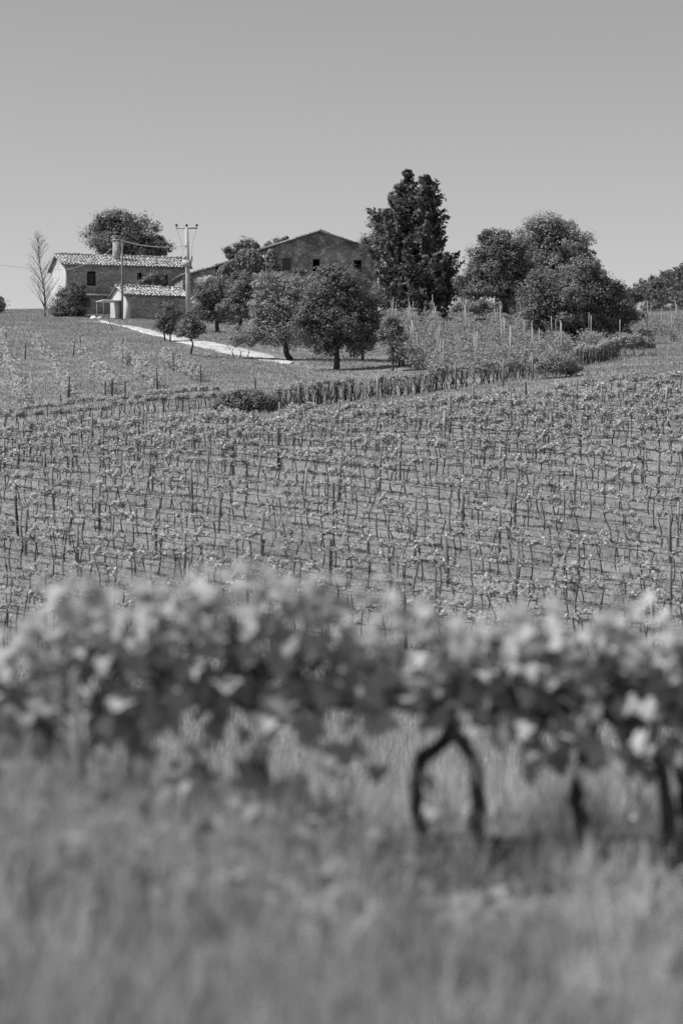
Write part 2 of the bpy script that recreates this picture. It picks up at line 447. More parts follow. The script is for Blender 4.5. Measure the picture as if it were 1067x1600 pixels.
def window(parent, T, hole, kind, sill=True, rng=None):
    x0, x1, z0, z1 = hole[:4]
    fr = MB(); t = 0.07; y0, y1 = 0.14, 0.20
    for lo, hi in (((x0+.003,y0,z0+.003),(x0+t,y1,z1-.003)), ((x1-t,y0,z0+.003),(x1-.003,y1,z1-.003)), ((x0+t,y0,z0+.003),(x1-t,y1,z0+t)), ((x0+t,y0,z1-t),(x1-t,y1,z1-.003))):
        b = MB().box(lo, hi); fr.add(T(b.v[0]), b.f)
    f = fr.obj('window', 'dark_wood' if kind != 'pale' else 'pale_shutter', parent)
    def piece(name, lo, hi, mat):
        b = MB().box(lo, hi); MB().add(T(b.v[0]), b.f).obj(name, mat, f)
    xm = (x0+x1)/2
    if kind == 'glass':
        for a, b in ((x0+t, xm-.02), (xm+.02, x1-t)):
            nz = 3
            for k in range(nz):
                c0 = z0+t+(z1-z0-2*t)*k/nz; c1 = z0+t+(z1-z0-2*t)*(k+1)/nz
                piece('pane', (a, 0.165, c0+.012), (b, 0.172, c1-.012), 'glass_pane')
            for k in range(1, nz):
                c = z0+t+(z1-z0-2*t)*k/nz
                piece('glazing_bar', (a, 0.15, c-.015), (b, 0.19, c+.015), 'pale_shutter')
        piece('mullion', (xm-.02, 0.14, z0+t), (xm+.02, 0.2, z1-t), 'pale_shutter')
    elif kind in ('shutter', 'pale'):
        m = 'shutter' if kind == 'shutter' else 'pale_shutter'
        for a, b in ((x0+t, xm-.01), (xm+.01, x1-t)):
            nz = 9
            for k in range(nz):
                c0 = z0+t+(z1-z0-2*t)*k/nz; c1 = z0+t+(z1-z0-2*t)*(k+1)/nz
                piece('slat', (a, 0.15+.01*(k % 2), c0+.008), (b, 0.175+.01*(k % 2), c1-.008), m)
    elif kind == 'half':
        nz = 9
        for k in range(nz):
            c0 = z0+t+(z1-z0-2*t)*k/nz; c1 = z0+t+(z1-z0-2*t)*(k+1)/nz
            piece('slat', (x0+t, 0.15+.01*(k % 2), c0+.008), (x0+t+.2, 0.175, c1-.008), 'shutter')
    if sill:
        piece('sill', (x0-.1, -0.09, z0-.1), (x1+.1, 0.12, z0-.005), 'trim_stone')
    return f

def gable_house(name, label, loc, rz, L, W, eave, apex, ridge_axis, front_holes, side_holes, wmat, side_mat, over=0.35, seed=1, apex_at=0.5):
    """L along the facade (local x), W deep (local y). ridge_axis 'x': gables at the ends; 'y': the facade is the gable."""
    rng = np.random.default_rng(seed)
    root = thing(name, loc, label, 'house', rz=rz)
    Tf = lambda P: np.asarray(P, float)
    Tl = lambda P: np.stack([np.asarray(P)[:, 1], W - np.asarray(P)[:, 0], np.asarray(P)[:, 2]], 1)   # left end, seen from outside
    base = -1.5
    f = MB(); opening_wall(f, L, eave, [h[:4] for h in front_holes], Tf, base)
    l = MB(); opening_wall(l, W, eave, [h[:4] for h in side_holes], Tl, base)
    rest = MB()
    rest.add([(L,0,base),(L,W,base),(L,W,eave),(L,0,eave)], np.array([[0,1,2,3]]))
    rest.add([(L,W,base),(0,W,base),(0,W,eave),(L,W,eave)], np.array([[0,1,2,3]]))
    rest.add([(0.3,0.6,eave-0.12),(L-.3,0.6,eave-0.12),(L-.3,W-.3,eave-0.12),(0.3,W-.3,eave-0.12)], np.array([[0,1,2,3]]))
    if ridge_axis == 'x':
        l.add([(0,0,eave),(0,W,eave),(0,W/2,apex)], np.array([[2,1,0]])); rest.add([(L,0,eave),(L,W,eave),(L,W/2,apex)], np.array([[0,1,2]]))
    else:
        xa = L*apex_at
        f.add([(0,0,eave),(L,0,eave),(xa,0,apex)], np.array([[0,1,2]])); rest.add([(0,W,eave),(L,W,eave),(xa,W,apex)], np.array([[0,2,1]]))
    f.obj('front_wall', wmat, root); l.obj('end_wall', side_mat, root); rest.obj('back_wall', wmat, root)
    roof = MB(); tl = MB()
    if ridge_axis == 'x':
        for side in (0, 1):
            run = W/2; rise = apex-eave; es = unit(np.array([0, run if side == 0 else -run, rise])); length = math.hypot(run, rise) + over
            O = (np.array([-over, 0, eave]) if side == 0 else np.array([L+over, W, eave])) - es*over + np.array([0, 0, 0.14])
            ex = np.array([1., 0, 0]) if side == 0 else np.array([-1., 0, 0])
            roof_slab(roof, O, ex, es, L+2*over, length)
            tiles(tl, O, ex, es, L+2*over, length, rng)
        rid = (np.array([-over, W/2, apex+.17]), np.array([1., 0, 0]), L+2*over)
    else:
        xa = L*apex_at
        for side in (0, 1):
            run = xa if side == 0 else L-xa; rise = apex-eave; es = unit(np.array([run if side == 0 else -run, 0, rise])); length = math.hypot(run, rise) + over
            O = (np.array([0, W+over, eave]) if side == 0 else np.array([L, -over, eave])) - es*over + np.array([0, 0, 0.14])
            ex = np.array([0, -1., 0]) if side == 0 else np.array([0, 1., 0])
            roof_slab(roof, O, ex, es, W+2*over, length)
            tiles(tl, O, ex, es, W+2*over, length, rng)
        rid = (np.array([xa, -over, apex+.17]), np.array([0, 1., 0]), W+2*over)
    p, dr, ln = rid; s = 0
    while s < ln:
        q = p + dr*s + np.array([0, 0, rng.normal(0.02, 0.03)])
        tl.tube([q, q + dr*0.5], [0.15*rng.uniform(0.9, 1.2), 0.12], 7, tone=rng.uniform(0.6, 1.3)); s += 0.45
    ro = roof.obj('roof', 'roof_under', root)
    to = tl.obj('roof_tiles', 'roof_tile', ro); to['kind'] = 'stuff'
    for h in front_holes:
        if h[4] == 'door': continue
        window(root, Tf, h, h[4], rng=rng)
    for h in side_holes:
        if h[4] != 'door': window(root, Tl, h, h[4])
    return root

def build_left_house():
    loc = at(102, 255.0)
    eave = hgt(413.5, 255) - loc[2]; apex = eave + 1.35
    h = gable_house('stone_house', 'long low stone farmhouse with tiled roof and chimney beside the bare thin tree', loc, R(17), 13.4, 8.3, eave, apex, 'x',
                    [(2.35, 3.3, 3.05, 4.6, 'glass'), (7.75, 8.75, 3.05, 4.6, 'half'), (10.4, 11.1, 3.0, 4.5, 'shutter'), (12.0, 12.5, 3.55, 4.2, 'open')],
                    [(3.4, 4.0, 1.8, 2.6, 'open')], 'stone_wall', 'plaster', seed=5)
    c = MB(); cz = apex - 0.35
    x0, x1, y0, y1 = 5.7, 6.4, 2.2, 2.95
    c.box((x0, y0, cz-0.8), (x1, y1, cz+2.0)); ch = c.obj('chimney', 'stone_wall', h)
    MB().box((x0-.09, y0-.09, cz+2.0), (x1+.09, y1+.09, cz+2.1)).obj('chimney_cap', 'trim_stone', ch)
    k = MB()
    for xa in (x0+.05, x1-.2):
        k.box((xa, y0+.05, cz+2.1), (xa+.15, y1-.05, cz+2.42))
    k.box((x0-.06, y0-.06, cz+2.42), (x1+.06, y1+.06, cz+2.5)); k.obj('chimney_cowl', 'trim_stone', ch)
    # quoin strip at the near corner and the lean-to ledge below the first window
    MB().box((-.03, -.03, -1), (.28, .25, eave-.05)).obj('corner_pier', 'plaster', h)
    MB().box((1.4, -1.3, 1.95), (5.4, -.01, 2.08)).obj('ledge', 'roof_tile', h)
    MB().box((1.5, -1.2, -1.2), (1.7, -1.0, 1.94)).obj('ledge_post', 'old_wood', h)
    return h
build_left_house()

def build_shed():
    loc = at(197, 236.0)
    eave = hgt(461, 236) - loc[2]; apex = eave + 0.95
    h = gable_house('stone_shed', 'small stone shed with tiled roof and pale end wall in front of the long farmhouse', loc, R(25), 6.6, 4.5, eave, apex, 'x',
                    [(3.6, 4.2, eave-1.15, eave-.6, 'open')], [(2.2, 3.25, -1.0, eave-.35, 'door')], 'stone_wall', 'plaster', over=0.25, seed=8)
    MB().box((-.02, -.02, -1), (.5, .3, eave-.05)).obj('corner_pier', 'plaster', h)
    d = MB().box((0.2, 1.3, -1.0), (0.26, 1.75, eave-.4)).obj('door', 'dark_wood', h)
    MB().box((0.16, 1.36, 0.3), (0.2, 1.42, 0.42)).obj('handle', 'metal', d)
    a = MB(); a.box((-1.9, 1.2, eave-.5), (-.01, 3.4, eave-.42)); aw = a.obj('awning', 'white_sheet', h)
    for y in (1.3, 3.3): MB().box((-1.85, y-.04, -1), (-1.77, y+.04, eave-.51)).obj('awning_post', 'old_wood', h)
    return h
build_shed()

def build_main_house():
    d = 250.0
    loc = at(413, d); a = R(12)
    eave = hgt(389.5, d) - loc[2]; apex = hgt(362.5, d+1.2) - loc[2]
    L = 12.0
    zt = hgt(404.5, d+1) - loc[2]; zb = hgt(423.5, d+1) - loc[2]
    def lx(u): return (u-413)/15.11/math.cos(a)*1.012
    h = gable_house('gabled_house', 'large weathered farmhouse with broad gable and three upper windows behind the orchard trees', loc, a, L, 13.0, eave, apex, 'y',
                    [(lx(441), lx(453), zb, zt, 'pale'), (lx(487.5), lx(498.5), zb, zt, 'open'), (lx(551), lx(563.5), zb, zt, 'open')], [], 'old_plaster', 'plaster', over=0.4, seed=11, apex_at=0.49)
    # two lower wings stepping down to the left, each a monopitch
    rng = np.random.default_rng(12)
    ca = math.cos(a)
    def wing(u0, u1, y0, y1, dd, dep, nm):
        x0 = (u0-413)/15.11/ca; x1 = (u1-413)/15.11/ca
        za = hgt(y0, d+dd) - loc[2]; zb_ = hgt(y1, d+dd) - loc[2]
        m = MB()
        m.add([(x0,dd,-1.5),(x1,dd,-1.5),(x1,dd,zb_),(x0,dd,za)], np.array([[0,1,2,3]]))
        m.add([(x0,dd,-1.5),(x0,dd,za),(x0,dd+dep,za),(x0,dd+dep,-1.5)], np.array([[0,1,2,3]]))
        m.add([(x1,dd,-1.5),(x1,dd+dep,-1.5),(x1,dd+dep,zb_),(x1,dd,zb_)], np.array([[0,1,2,3]]))
        m.add([(x0,dd+dep,-1.5),(x0,dd+dep,za),(x1,dd+dep,zb_),(x1,dd+dep,-1.5)], np.array([[0,1,2,3]]))
        w = m.obj(nm, 'old_plaster', h)
        es = unit(np.array([x1-x0, 0, zb_-za])); ln = math.hypot(x1-x0, zb_-za) + .3
        O = np.array([x0, dd+dep+.2, za+.14]) - es*.3; ex = np.array([0, -1., 0])
        r = MB(); roof_slab(r, O, ex, es, dep+.6, ln); ro = r.obj('wing_roof', 'roof_under', w)
        t = MB(); tiles(t, O, ex, es, dep+.6, ln, rng); to = t.obj('roof_tiles', 'roof_tile', w); to['kind'] = 'stuff'
    wing(348, 409, 416, 398, 1.6, 7, 'side_wing')
    wing(293, 344, 434, 420, 2.6, 6, 'low_wing')
    return h
build_main_house()

# ------------------------------------------------------------------ trees
def limb(mb, a, b, r0, r1, rng, n=7, wob=0.12, sides=6):
    a = np.array(a, float); b = np.array(b, float); L = np.linalg.norm(b-a)
    t = np.linspace(0, 1, n)[:, None]
    off = rng.normal(0, wob*L*0.35, (n, 3)); off[0] = 0; off[-1] = 0
    off[1:-1] = (off[:-2] + 2*off[1:-1] + off[2:])/4
    P = a + (b-a)*t + off; P[:, 2] += (np.sin(np.pi*t[:, 0])*L*0.06)
    mb.tube(P, np.linspace(r0, r1, n), sides, cap=True)
    return P

def crown(mb, lobes, rng, leaf, dens=1.0, clump_r=0.55, tone=(0.7, 1.3), droop=0.0, fill=0.35):
    """leaf clumps through each lobe (centre xyz, radii xyz)"""
    for c, r in lobes:
        c = np.array(c); r = np.array(r); clump = min(clump_r, .7*float(r.min()))
        area = 4*np.pi*((r[0]*r[1])**1.6/3 + (r[0]*r[2])**1.6/3 + (r[1]*r[2])**1.6/3)**(1/1.6)
        k = max(8, int(area/(clump*clump*1.7)))
        D = unit(rng.normal(size=(k, 3)))
        rad = 0.55 + 0.58*rng.random(k)**0.8
        rad = rad*(1 + 0.16*np.sin(D[:, 0]*5+c[0])*np.sin(D[:, 2]*4.3+c[2]) )
        K = c + D*r*rad[:, None]
        per = max(9, int(dens*clump*clump*2.6/(leaf*leaf)))
        kk = np.repeat(np.arange(k), per); n = len(kk)
        cs = clump*rng.uniform(0.55, 1.5, k)
        o = rng.normal(size=(n, 3)); o = unit(o)*rng.random((n, 1))**0.45
        C = K[kk] + o*cs[kk][:, None]*np.array([1, 1, 0.72]) + np.array([0, 0, -droop])*rng.random((n, 1))
        N = 0.95*o + 0.45*D[kk] + np.array([0, 0, 0.35]) + 0.38*rng.normal(size=(n, 3))
        ct = rng.uniform(0.7, 1.35, k)
        m2 = MB(); leaves(m2, C, N, leaf*rng.uniform(0.65, 1.3, n), rng, tone=tone)
        mb.add(m2.v[0], m2.f, m2.t[0]*np.repeat(ct[kk], 4))
        # inner leaves so that the heart of the crown is not hollow
        ni = int(n*fill*0.4)
        Ci = c + unit(rng.normal(size=(ni, 3)))*r*(rng.random((ni, 1))**0.5*0.75)
        leaves(mb, Ci, rng.normal(size=(ni, 3)), leaf*1.5*np.ones(ni), rng, tone=tone)

def tree(name, label, u, ybase, lobes_px, leafmat='oak_leaf', leaf=0.2, d=None, dens=1.0, clump=0.6, trunk_r=0.16, seed=1, cat='tree', group=None,
         depth=1.0, trunk_top=None, lean=0.0, twigs=0, tone=(0.7, 1.3), stems=1, fill=0.35):
    rng = np.random.default_rng(seed); leaf = leaf*.86
    if d is None: d = d_of(u, ybase)
    loc = at(u, d); pm = F/d
    root = thing(name, loc, label, cat, group)
    lob = []
    for q in lobes_px:
        cu, cy, ru, ry = q[:4]; dy = q[4] if len(q) > 4 else 0.0
        lob.append(((  (cu-u)/pm, dy, hgt(cy, d) - loc[2]), (ru/pm, ru/pm*depth, ry/pm)))
    for (c, r) in list(lob):                       # smaller boughs pushing out of the main masses
        for _ in range(3):
            v = unit(rng.normal(size=3) + np.array([0, -.2, .25]))
            lob.append((tuple(np.array(c) + v*np.array(r)*rng.uniform(.72, 1.02)), tuple(np.array(r)*rng.uniform(.28, .48))))
    main = lob[:len(lobes_px)]
    tb = MB()
    zmin = min(c[2]-r[2] for c, r in main)
    cen = np.mean([c for c, r in main], axis=0)
    ztop = trunk_top if trunk_top is not None else max(0.4, zmin + 0.25*(cen[2]-zmin))
    for s in range(stems):
        bx = 0 if stems == 1 else (s-(stems-1)/2)*0.35
        fork = np.array([cen[0]*0.35 + lean + bx*1.8, cen[1]*0.3, ztop])
        limb(tb, (bx, 0, -0.3), fork, trunk_r*1.25, trunk_r*0.8, rng, 8, 0.10, 8)
        for c, r in main[s::stems] if stems > 1 else main:
            e = np.array(c) + np.array([0, 0, r[2]*0.2])
            P = limb(tb, fork, e, trunk_r*0.6, trunk_r*0.15, rng, 8, 0.16)
            for _ in range(5):
                q = P[rng.integers(2, 7)]
                e2 = np.array(c) + unit(rng.normal(size=3))*np.array(r)*0.85
                limb(tb, q, e2, trunk_r*0.22, trunk_r*0.05, rng, 5, 0.15, 5)
    tb.obj('trunk', 'bark', root, smooth=True)
    cb = MB(); crown(cb, lob, rng, leaf, dens, clump, tone, fill=fill)
    cb.obj('crown', leafmat, root)
    return root

tree('oak_tree', 'big round leafy tree rising behind the long farmhouse roof', 195, 0, [(190, 362, 46, 32), (160, 368, 26, 24), (225, 375, 32, 22), (185, 345, 30, 16), (200, 395, 55, 25), (250, 388, 12, 14)],
     'oak_leaf', 0.240, d=282, clump=0.9, trunk_r=0.45, seed=21, dens=0.9)
tree('leafy_shrub', 'dark bushy shrub under the bare tree at the corner of the long farmhouse', 112, 495, [(110, 470, 22, 24), (100, 482, 18, 14), (122, 455, 12, 16), (128, 480, 12, 14), (108, 488, 26, 9)], 'dark_leaf', 0.136, d=243, clump=0.4, trunk_r=0.07, seed=22, cat='shrub', stems=2)
tree('small_tree', 'small tree between the shed roof and the farmhouse windows', 236, 0, [(238, 434, 12, 11), (229, 440, 10, 8), (247, 438, 9, 9)], 'oak_leaf', 0.144, d=247, clump=0.4, trunk_r=0.07, seed=23)
tree('fruit_tree', 'young fruit tree with two thin stems on the bank above the track', 262, 533, [(262, 488, 13, 16), (252, 502, 12, 10), (275, 496, 10, 12), (264, 510, 14, 9)], 'dark_leaf', 0.136, d=196, clump=0.35, trunk_r=0.06, seed=24, stems=2, trunk_top=1.1, fill=0.15)
tree('fruit_tree', 'small dark fruit tree below the white track near the concrete pole', 300, 555, [(298, 503, 15, 13), (286, 517, 11, 9), (312, 514, 9, 10), (299, 520, 15, 9)], 'dark_leaf', 0.128, clump=0.33, trunk_r=0.065, seed=25, trunk_top=1.1, fill=0.15)
tree('orchard_tree', 'rounded orchard tree at the far end of the row, nearest the concrete pole', 340, 514, [(326, 462, 20, 22), (345, 470, 22, 26), (318, 482, 14, 14), (355, 486, 20, 16), (336, 492, 22, 10)], 'dark_leaf', 0.160, d=212, clump=0.5, trunk_r=0.16, seed=26)
tree('orchard_tree', 'orchard tree against the ivy-covered wing, second from the concrete pole', 372, 512, [(382, 470, 26, 30), (362, 485, 20, 16), (400, 485, 20, 16), (376, 445, 22, 20), (398, 462, 16, 20)], 'oak_leaf', 0.160, d=208, clump=0.5, trunk_r=0.15, seed=27)
tree('orchard_tree', 'pale orchard tree with a dark leaning trunk at the end of the track', 456, 569, [(440, 470, 38, 32), (415, 490, 24, 28), (465, 455, 30, 26), (430, 520, 32, 22), (465, 505, 30, 34), (408, 515, 18, 16), (425, 450, 28, 22)], 'pale_leaf', 0.136, d=176, clump=0.48, trunk_r=0.19, seed=28, lean=-0.5, trunk_top=1.7, dens=0.9)
tree('orchard_tree', 'dark round orchard tree with broad crown standing in front of the gabled house', 525, 579, [(525, 470, 46, 40), (490, 500, 34, 34), (560, 490, 34, 40), (530, 440, 38, 24), (505, 525, 38, 28), (565, 525, 28, 28), (540, 510, 44, 30)], 'dark_leaf', 0.144, d=166, clump=0.5, trunk_r=0.19, seed=29, trunk_top=1.6)
tree('orchard_tree', 'low dark tree half hidden behind the broad orchard tree', 566, 566, [(568, 520, 20, 24), (582, 505, 14, 20), (555, 535, 14, 12)], 'dark_leaf', 0.144, d=175, clump=0.4, trunk_r=0.09, seed=30, trunk_top=1.2)
tree('sapling', 'slim pale sapling beside the lower corner of the staked vineyard', 613, 574, [(614, 512, 16, 16), (604, 525, 13, 11), (624, 526, 13, 10), (612, 500, 10, 9)], 'oak_leaf', 0.120, d=162, clump=0.35, trunk_r=0.06, seed=31, trunk_top=1.3, dens=0.6, fill=0.1)
tree('twiggy_shrub', 'open twiggy shrub beside the white track', 376, 560, [(376, 526, 20, 14), (364, 534, 14, 10), (390, 533, 13, 10)], 'pale_leaf', 0.096, clump=0.3, trunk_r=0.035, seed=32, stems=3, cat='shrub', dens=0.45, fill=0.05, trunk_top=0.5)
tree('garden_tree', 'dark umbrella-crowned tree with a short trunk between the conifers and the biggest round tree', 794, 496, [(770, 415, 36, 34), (800, 400, 36, 34), (745, 420, 20, 24), (780, 385, 26, 22), (815, 430, 26, 26), (735, 445, 24, 18), (775, 450, 46, 20), (812, 460, 26, 22), (760, 372, 14, 10)], 'dark_leaf', 0.176, d=226, clump=0.6, trunk_r=0.28, seed=33)
tree('garden_tree', 'tallest pale round tree behind the two dark trees', 862, 0, [(860, 385, 46, 40), (830, 375, 26, 28), (895, 390, 30, 30), (860, 360, 34, 18), (870, 430, 60, 40), (912, 400, 16, 14)], 'pale_leaf', 0.208, d=248, clump=0.75, trunk_r=0.35, seed=34)
tree('garden_tree', 'broad dark tree spreading low at the edge of the staked vineyard', 893, 541, [(895, 470, 56, 46), (850, 465, 36, 40), (945, 470, 42, 38), (905, 430, 36, 26), (965, 490, 34, 26), (880, 505, 48, 24), (840, 495, 26, 22), (940, 505, 36, 20)], 'dark_leaf', 0.160, d=183, clump=0.58, trunk_r=0.24, seed=35, trunk_top=0.9)
tree('roof_tree', 'leafy treetops showing above the roof of the side wing', 385, 0, [(385, 384, 16, 10), (365, 395, 14, 10), (400, 392, 18, 12)], 'oak_leaf', 0.208, d=272, clump=0.6, trunk_r=0.2, seed=36)
tree('roof_tree', 'small treetop peeping over the left slope of the gabled house', 435, 0, [(438, 379, 12, 7), (425, 386, 12, 8), (446, 375, 6, 5)], 'oak_leaf', 0.208, d=276, clump=0.6, trunk_r=0.2, seed=37)
tree('roof_tree', 'pale treetop beside the conifers above the right eave of the gabled house', 572, 0, [(572, 378, 10, 12), (560, 388, 16, 8)], 'pale_leaf', 0.208, d=272, clump=0.6, trunk_r=0.2, seed=38)
tree('edge_tree', 'small dark tree cut off by the picture edge on the hill crest', -2, 494, [(0, 477, 10, 10), (-8, 482, 10, 10)], 'dark_leaf', 0.192, d=258, clump=0.45, trunk_r=0.09, seed=39)
tree('round_shrub', 'dense rounded shrub at the end of the dark vine row above the slope', 388, 652, [(390, 630, 34, 18), (360, 636, 24, 12), (415, 632, 26, 14), (385, 618, 26, 10), (352, 626, 12, 14)], 'oak_leaf', 0.104, d=123, clump=0.3, trunk_r=0.04, seed=40, cat='shrub', stems=3, trunk_top=0.3)
tree('round_shrub', 'feathery pale shrub where the dark vine row breaks off', 868, 588, [(868, 566, 30, 16), (848, 572, 18, 12), (890, 570, 20, 13)], 'pale_leaf', 0.080, d=132, clump=0.26, trunk_r=0.03, seed=41, cat='shrub', stems=3, trunk_top=0.3)
tree('round_shrub', 'low round shrub right of the broad dark tree', 990, 548, [(990, 533, 22, 11), (976, 537, 14, 9), (1006, 537, 14, 8)], 'pale_leaf', 0.096, d=160, clump=0.28, trunk_r=0.03, seed=42, cat='shrub', stems=3, trunk_top=0.3)
tree('round_shrub', 'dry pale bush under the umbrella-crowned tree beside the conifers', 736, 500, [(735, 477, 20, 14), (755, 482, 16, 11), (718, 484, 16, 10), (783, 482, 26, 13), (815, 484, 20, 12)], 'pale_leaf', 0.128, d=232, clump=0.4, trunk_r=0.04, seed=43, cat='shrub', stems=3, trunk_top=0.3, dens=0.7)
tree('flowering_shrub', 'pale blossoming shrub behind the concrete pole below the low wing', 322, 0, [(316, 438, 10, 5), (328, 435, 9, 4), (306, 470, 6, 10)], 'petal', 0.09, d=228, clump=0.35, trunk_r=0.05, seed=44, cat='shrub', stems=2, dens=0.5)

def conifer(name, label, u, ytop, ybase, d, prof, seed, lean=0.0):
    """spire with drooping sprays; prof = [(photo row, half width px)] from top to bottom"""
    rng = np.random.default_rng(seed); loc = at(u, d); pm = F/d
    root = thing(name, loc, label, 'conifer', 'conifers beside the gabled house')
    ht = hgt(ytop, d) - loc[2]
    tb = MB(); limb(tb, (0, 0, -.3), (lean, 0, ht*0.985), 0.3, 0.02, rng, 12, 0.02, 8)
    cb = MB()
    zs = np.array([hgt(y, d) - loc[2] for y, _ in prof])[::-1]; ws = np.array([w/pm for _, w in prof])[::-1]
    n = 350
    C, N, S, D = [], [], [], []
    for k in range(n):
        z = zs[0] + (ht-zs[0])*rng.random()**1.15; az = k*2.39996 + rng.normal(0, .3); R_ = .92*np.interp(z, zs, ws)*min(1.3, rng.uniform(0.3, 1.2)*(1 + .25*math.sin(az*2.3 + z*1.1)))
        o = np.array([math.cos(az), math.sin(az), 0]); x0 = np.array([lean*z/ht, 0, z])
        P = np.array([x0 + o*R_*t + np.array([0, 0, R_*(-0.22*math.sin(t*2.6) + 0.42*t*t)]) for t in np.linspace(0, 1, 6)])
        if R_ > .5: tb.tube(P, np.linspace(0.035, 0.008, 6), 4)
        m = max(14, int(30*R_))
        t = rng.random(m)**0.6; i = np.minimum((t*5).astype(int), 4); f = t*5 - i
        B = P[i]*(1-f[:, None]) + P[i+1]*f[:, None]
        w = (0.10 + 0.30*np.sin(np.pi*np.clip(t, 0, 0.93)))*max(0.5, min(1.0, R_/1.6))
        Q = B + rng.normal(size=(m, 3))*w[:, None]*np.array([0.8, 0.8, 0.55])
        C.append(Q); N.append(o*0.5 + np.array([0, 0, 0.6]) + 0.6*rng.normal(size=(m, 3))); D.append(np.tile(o*0.8 + np.array([0, 0, 0.35]), (m, 1))); S.append(rng.uniform(0.16, 0.34, m))
    leaves(cb, np.concatenate(C), np.concatenate(N), np.concatenate(S), rng, asp=1.9, D=np.concatenate(D), tone=(0.6, 1.4))
    tb.obj('trunk', 'bark', root, smooth=True); cb.obj('crown', 'conifer_leaf', root)
conifer('conifer_tree', 'tallest dark conifer spire right beside the gabled house', 637, 266, 497, 243, [(266, 3), (280, 10), (292, 16), (305, 24), (320, 34), (335, 48), (350, 58), (410, 60), (450, 55), (480, 50), (496, 40)], 51)
conifer('conifer_tree', 'ragged dark conifer on the outer side of the tallest spire', 667, 275, 497, 240, [(275, 5), (285, 12), (295, 18), (310, 23), (330, 29), (350, 29), (380, 30), (400, 42), (430, 50), (460, 50), (485, 46), (496, 38)], 52)
tree('garden_tree', 'dark leafy tree filling the foot of the conifers', 648, 500, [(600, 350, 22, 18), (590, 385, 20, 28), (690, 420, 24, 24), (705, 455, 18, 22), (620, 460, 34, 26), (665, 465, 34, 24)], 'dark_leaf', 0.176, d=245, clump=0.55, trunk_r=0.2, seed=53, dens=0.8)

def bare_tree():
    rng = np.random.default_rng(61); d = 243.0; loc = at(72, d); pm = F/d
    root = thing('bare_tree', loc, 'bare leafless poplar-like tree with upswept twigs beside the long farmhouse', 'tree')
    ht = hgt(362, d) - loc[2]; m = MB()
    top = np.array([(58-72)/pm, 0, ht])
    P = limb(m, (0, 0, -.3), top, 0.09, 0.01, rng, 14, 0.02, 7)
    m.obj('trunk', 'old_wood', root, smooth=True)
    b = MB()
    for k in range(95):
        t = rng.uniform(0.06, 0.97); i = int(t*13); q = P[i] + (P[min(i+1, 13)]-P[i])*(t*13-i)
        az = k*2.4; L = (1-t)**0.8*3.0*rng.uniform(0.6, 1.1) + 0.25
        dirv = np.array([math.cos(az)*0.75, math.sin(az)*0.75, 0.95]); e = q + unit(dirv)*L
        B = limb(b, q, e, 0.025*(1-t)+.012, 0.006, rng, 6, 0.08, 4)
        for _ in range(4):
            j = rng.integers(2, 6); e2 = B[j] + unit(dirv*0.7 + rng.normal(0, .5, 3) + np.array([0, 0, .3]))*L*rng.uniform(.2, .45)
            limb(b, B[j], e2, 0.011, 0.004, rng, 4, 0.1, 3)
    b.obj('branches', 'old_wood', root)
bare_tree()

def ivy():
    rng = np.random.default_rng(63); d = 249.3
    loc = at(385, d); pm = F/d
    root = thing('ivy_cover', loc, 'thick ivy hanging over the side wing wall of the gabled house', 'ivy')
    mb = MB()
    C, N = [], []
    for cu, cy, ru, ry, dy in ((380, 428, 34, 26, .8), (388, 402, 20, 14, .9), (395, 412, 18, 18, .6), (360, 430, 22, 20, 1.2), (424, 408, 9, 18, 0.2), (427, 422, 11, 10, 0.1), (468, 424, 12, 5, 1.0), (520, 428, 16, 6, 1.8)):
        n = int(ru*ry*3.2)
        r = rng.normal(size=(n, 2))*0.5; r = r/np.maximum(1, np.linalg.norm(r, axis=1, keepdims=True))
        x = (cu + r[:, 0]*ru - 385)/pm; z = hgt(cy + r[:, 1]*ry, d) - loc[2]
        C.append(np.stack([x, dy + rng.normal(0, .18, n) - .25, z], 1)); N.append(np.stack([rng.normal(-.2, .5, n), rng.normal(-.8, .4, n), rng.normal(.5, .4, n)], 1))
    C = np.concatenate(C); N = np.concatenate(N)
    leaves(mb, C, N, rng.uniform(.12, .26, len(C)), rng, asp=1.5, D=np.tile([0, 0, -1.], (len(C), 1)), tone=(.7, 1.5))
    mb.obj('foliage', 'oak_leaf', root)
    s = MB()
    for x in (-2.2, -.9, .4, 2.6): limb(s, (x, .6, -.3), (x+rng.normal(0, .5), .7, 4.2), .05, .02, rng, 8, .1, 5)
    s.obj('stem', 'bark', root)
ivy()

def scrub():
    rng = np.random.default_rng(65); mb = MB()
    n = 1000
    X = rng.uniform(38, 125, n); Y = rng.uniform(330, 455, n)
    Z = ground(X, Y); lob = [((x, y, z + r*.5), (r*1.1, r*1.1, r*.9)) for x, y, z, r in zip(X, Y, Z, rng.uniform(.9, 1.75, n))]
    crown(mb, lob, rng, 0.42, 0.5, 0.8, tone=(.45, .85), fill=0.1)
    o = mb.obj('scrub_woodland', 'dark_leaf'); tag(o, 'low scrubby woodland covering the distant hill beyond the staked vineyard', 'woodland', kind='stuff')
scrub()

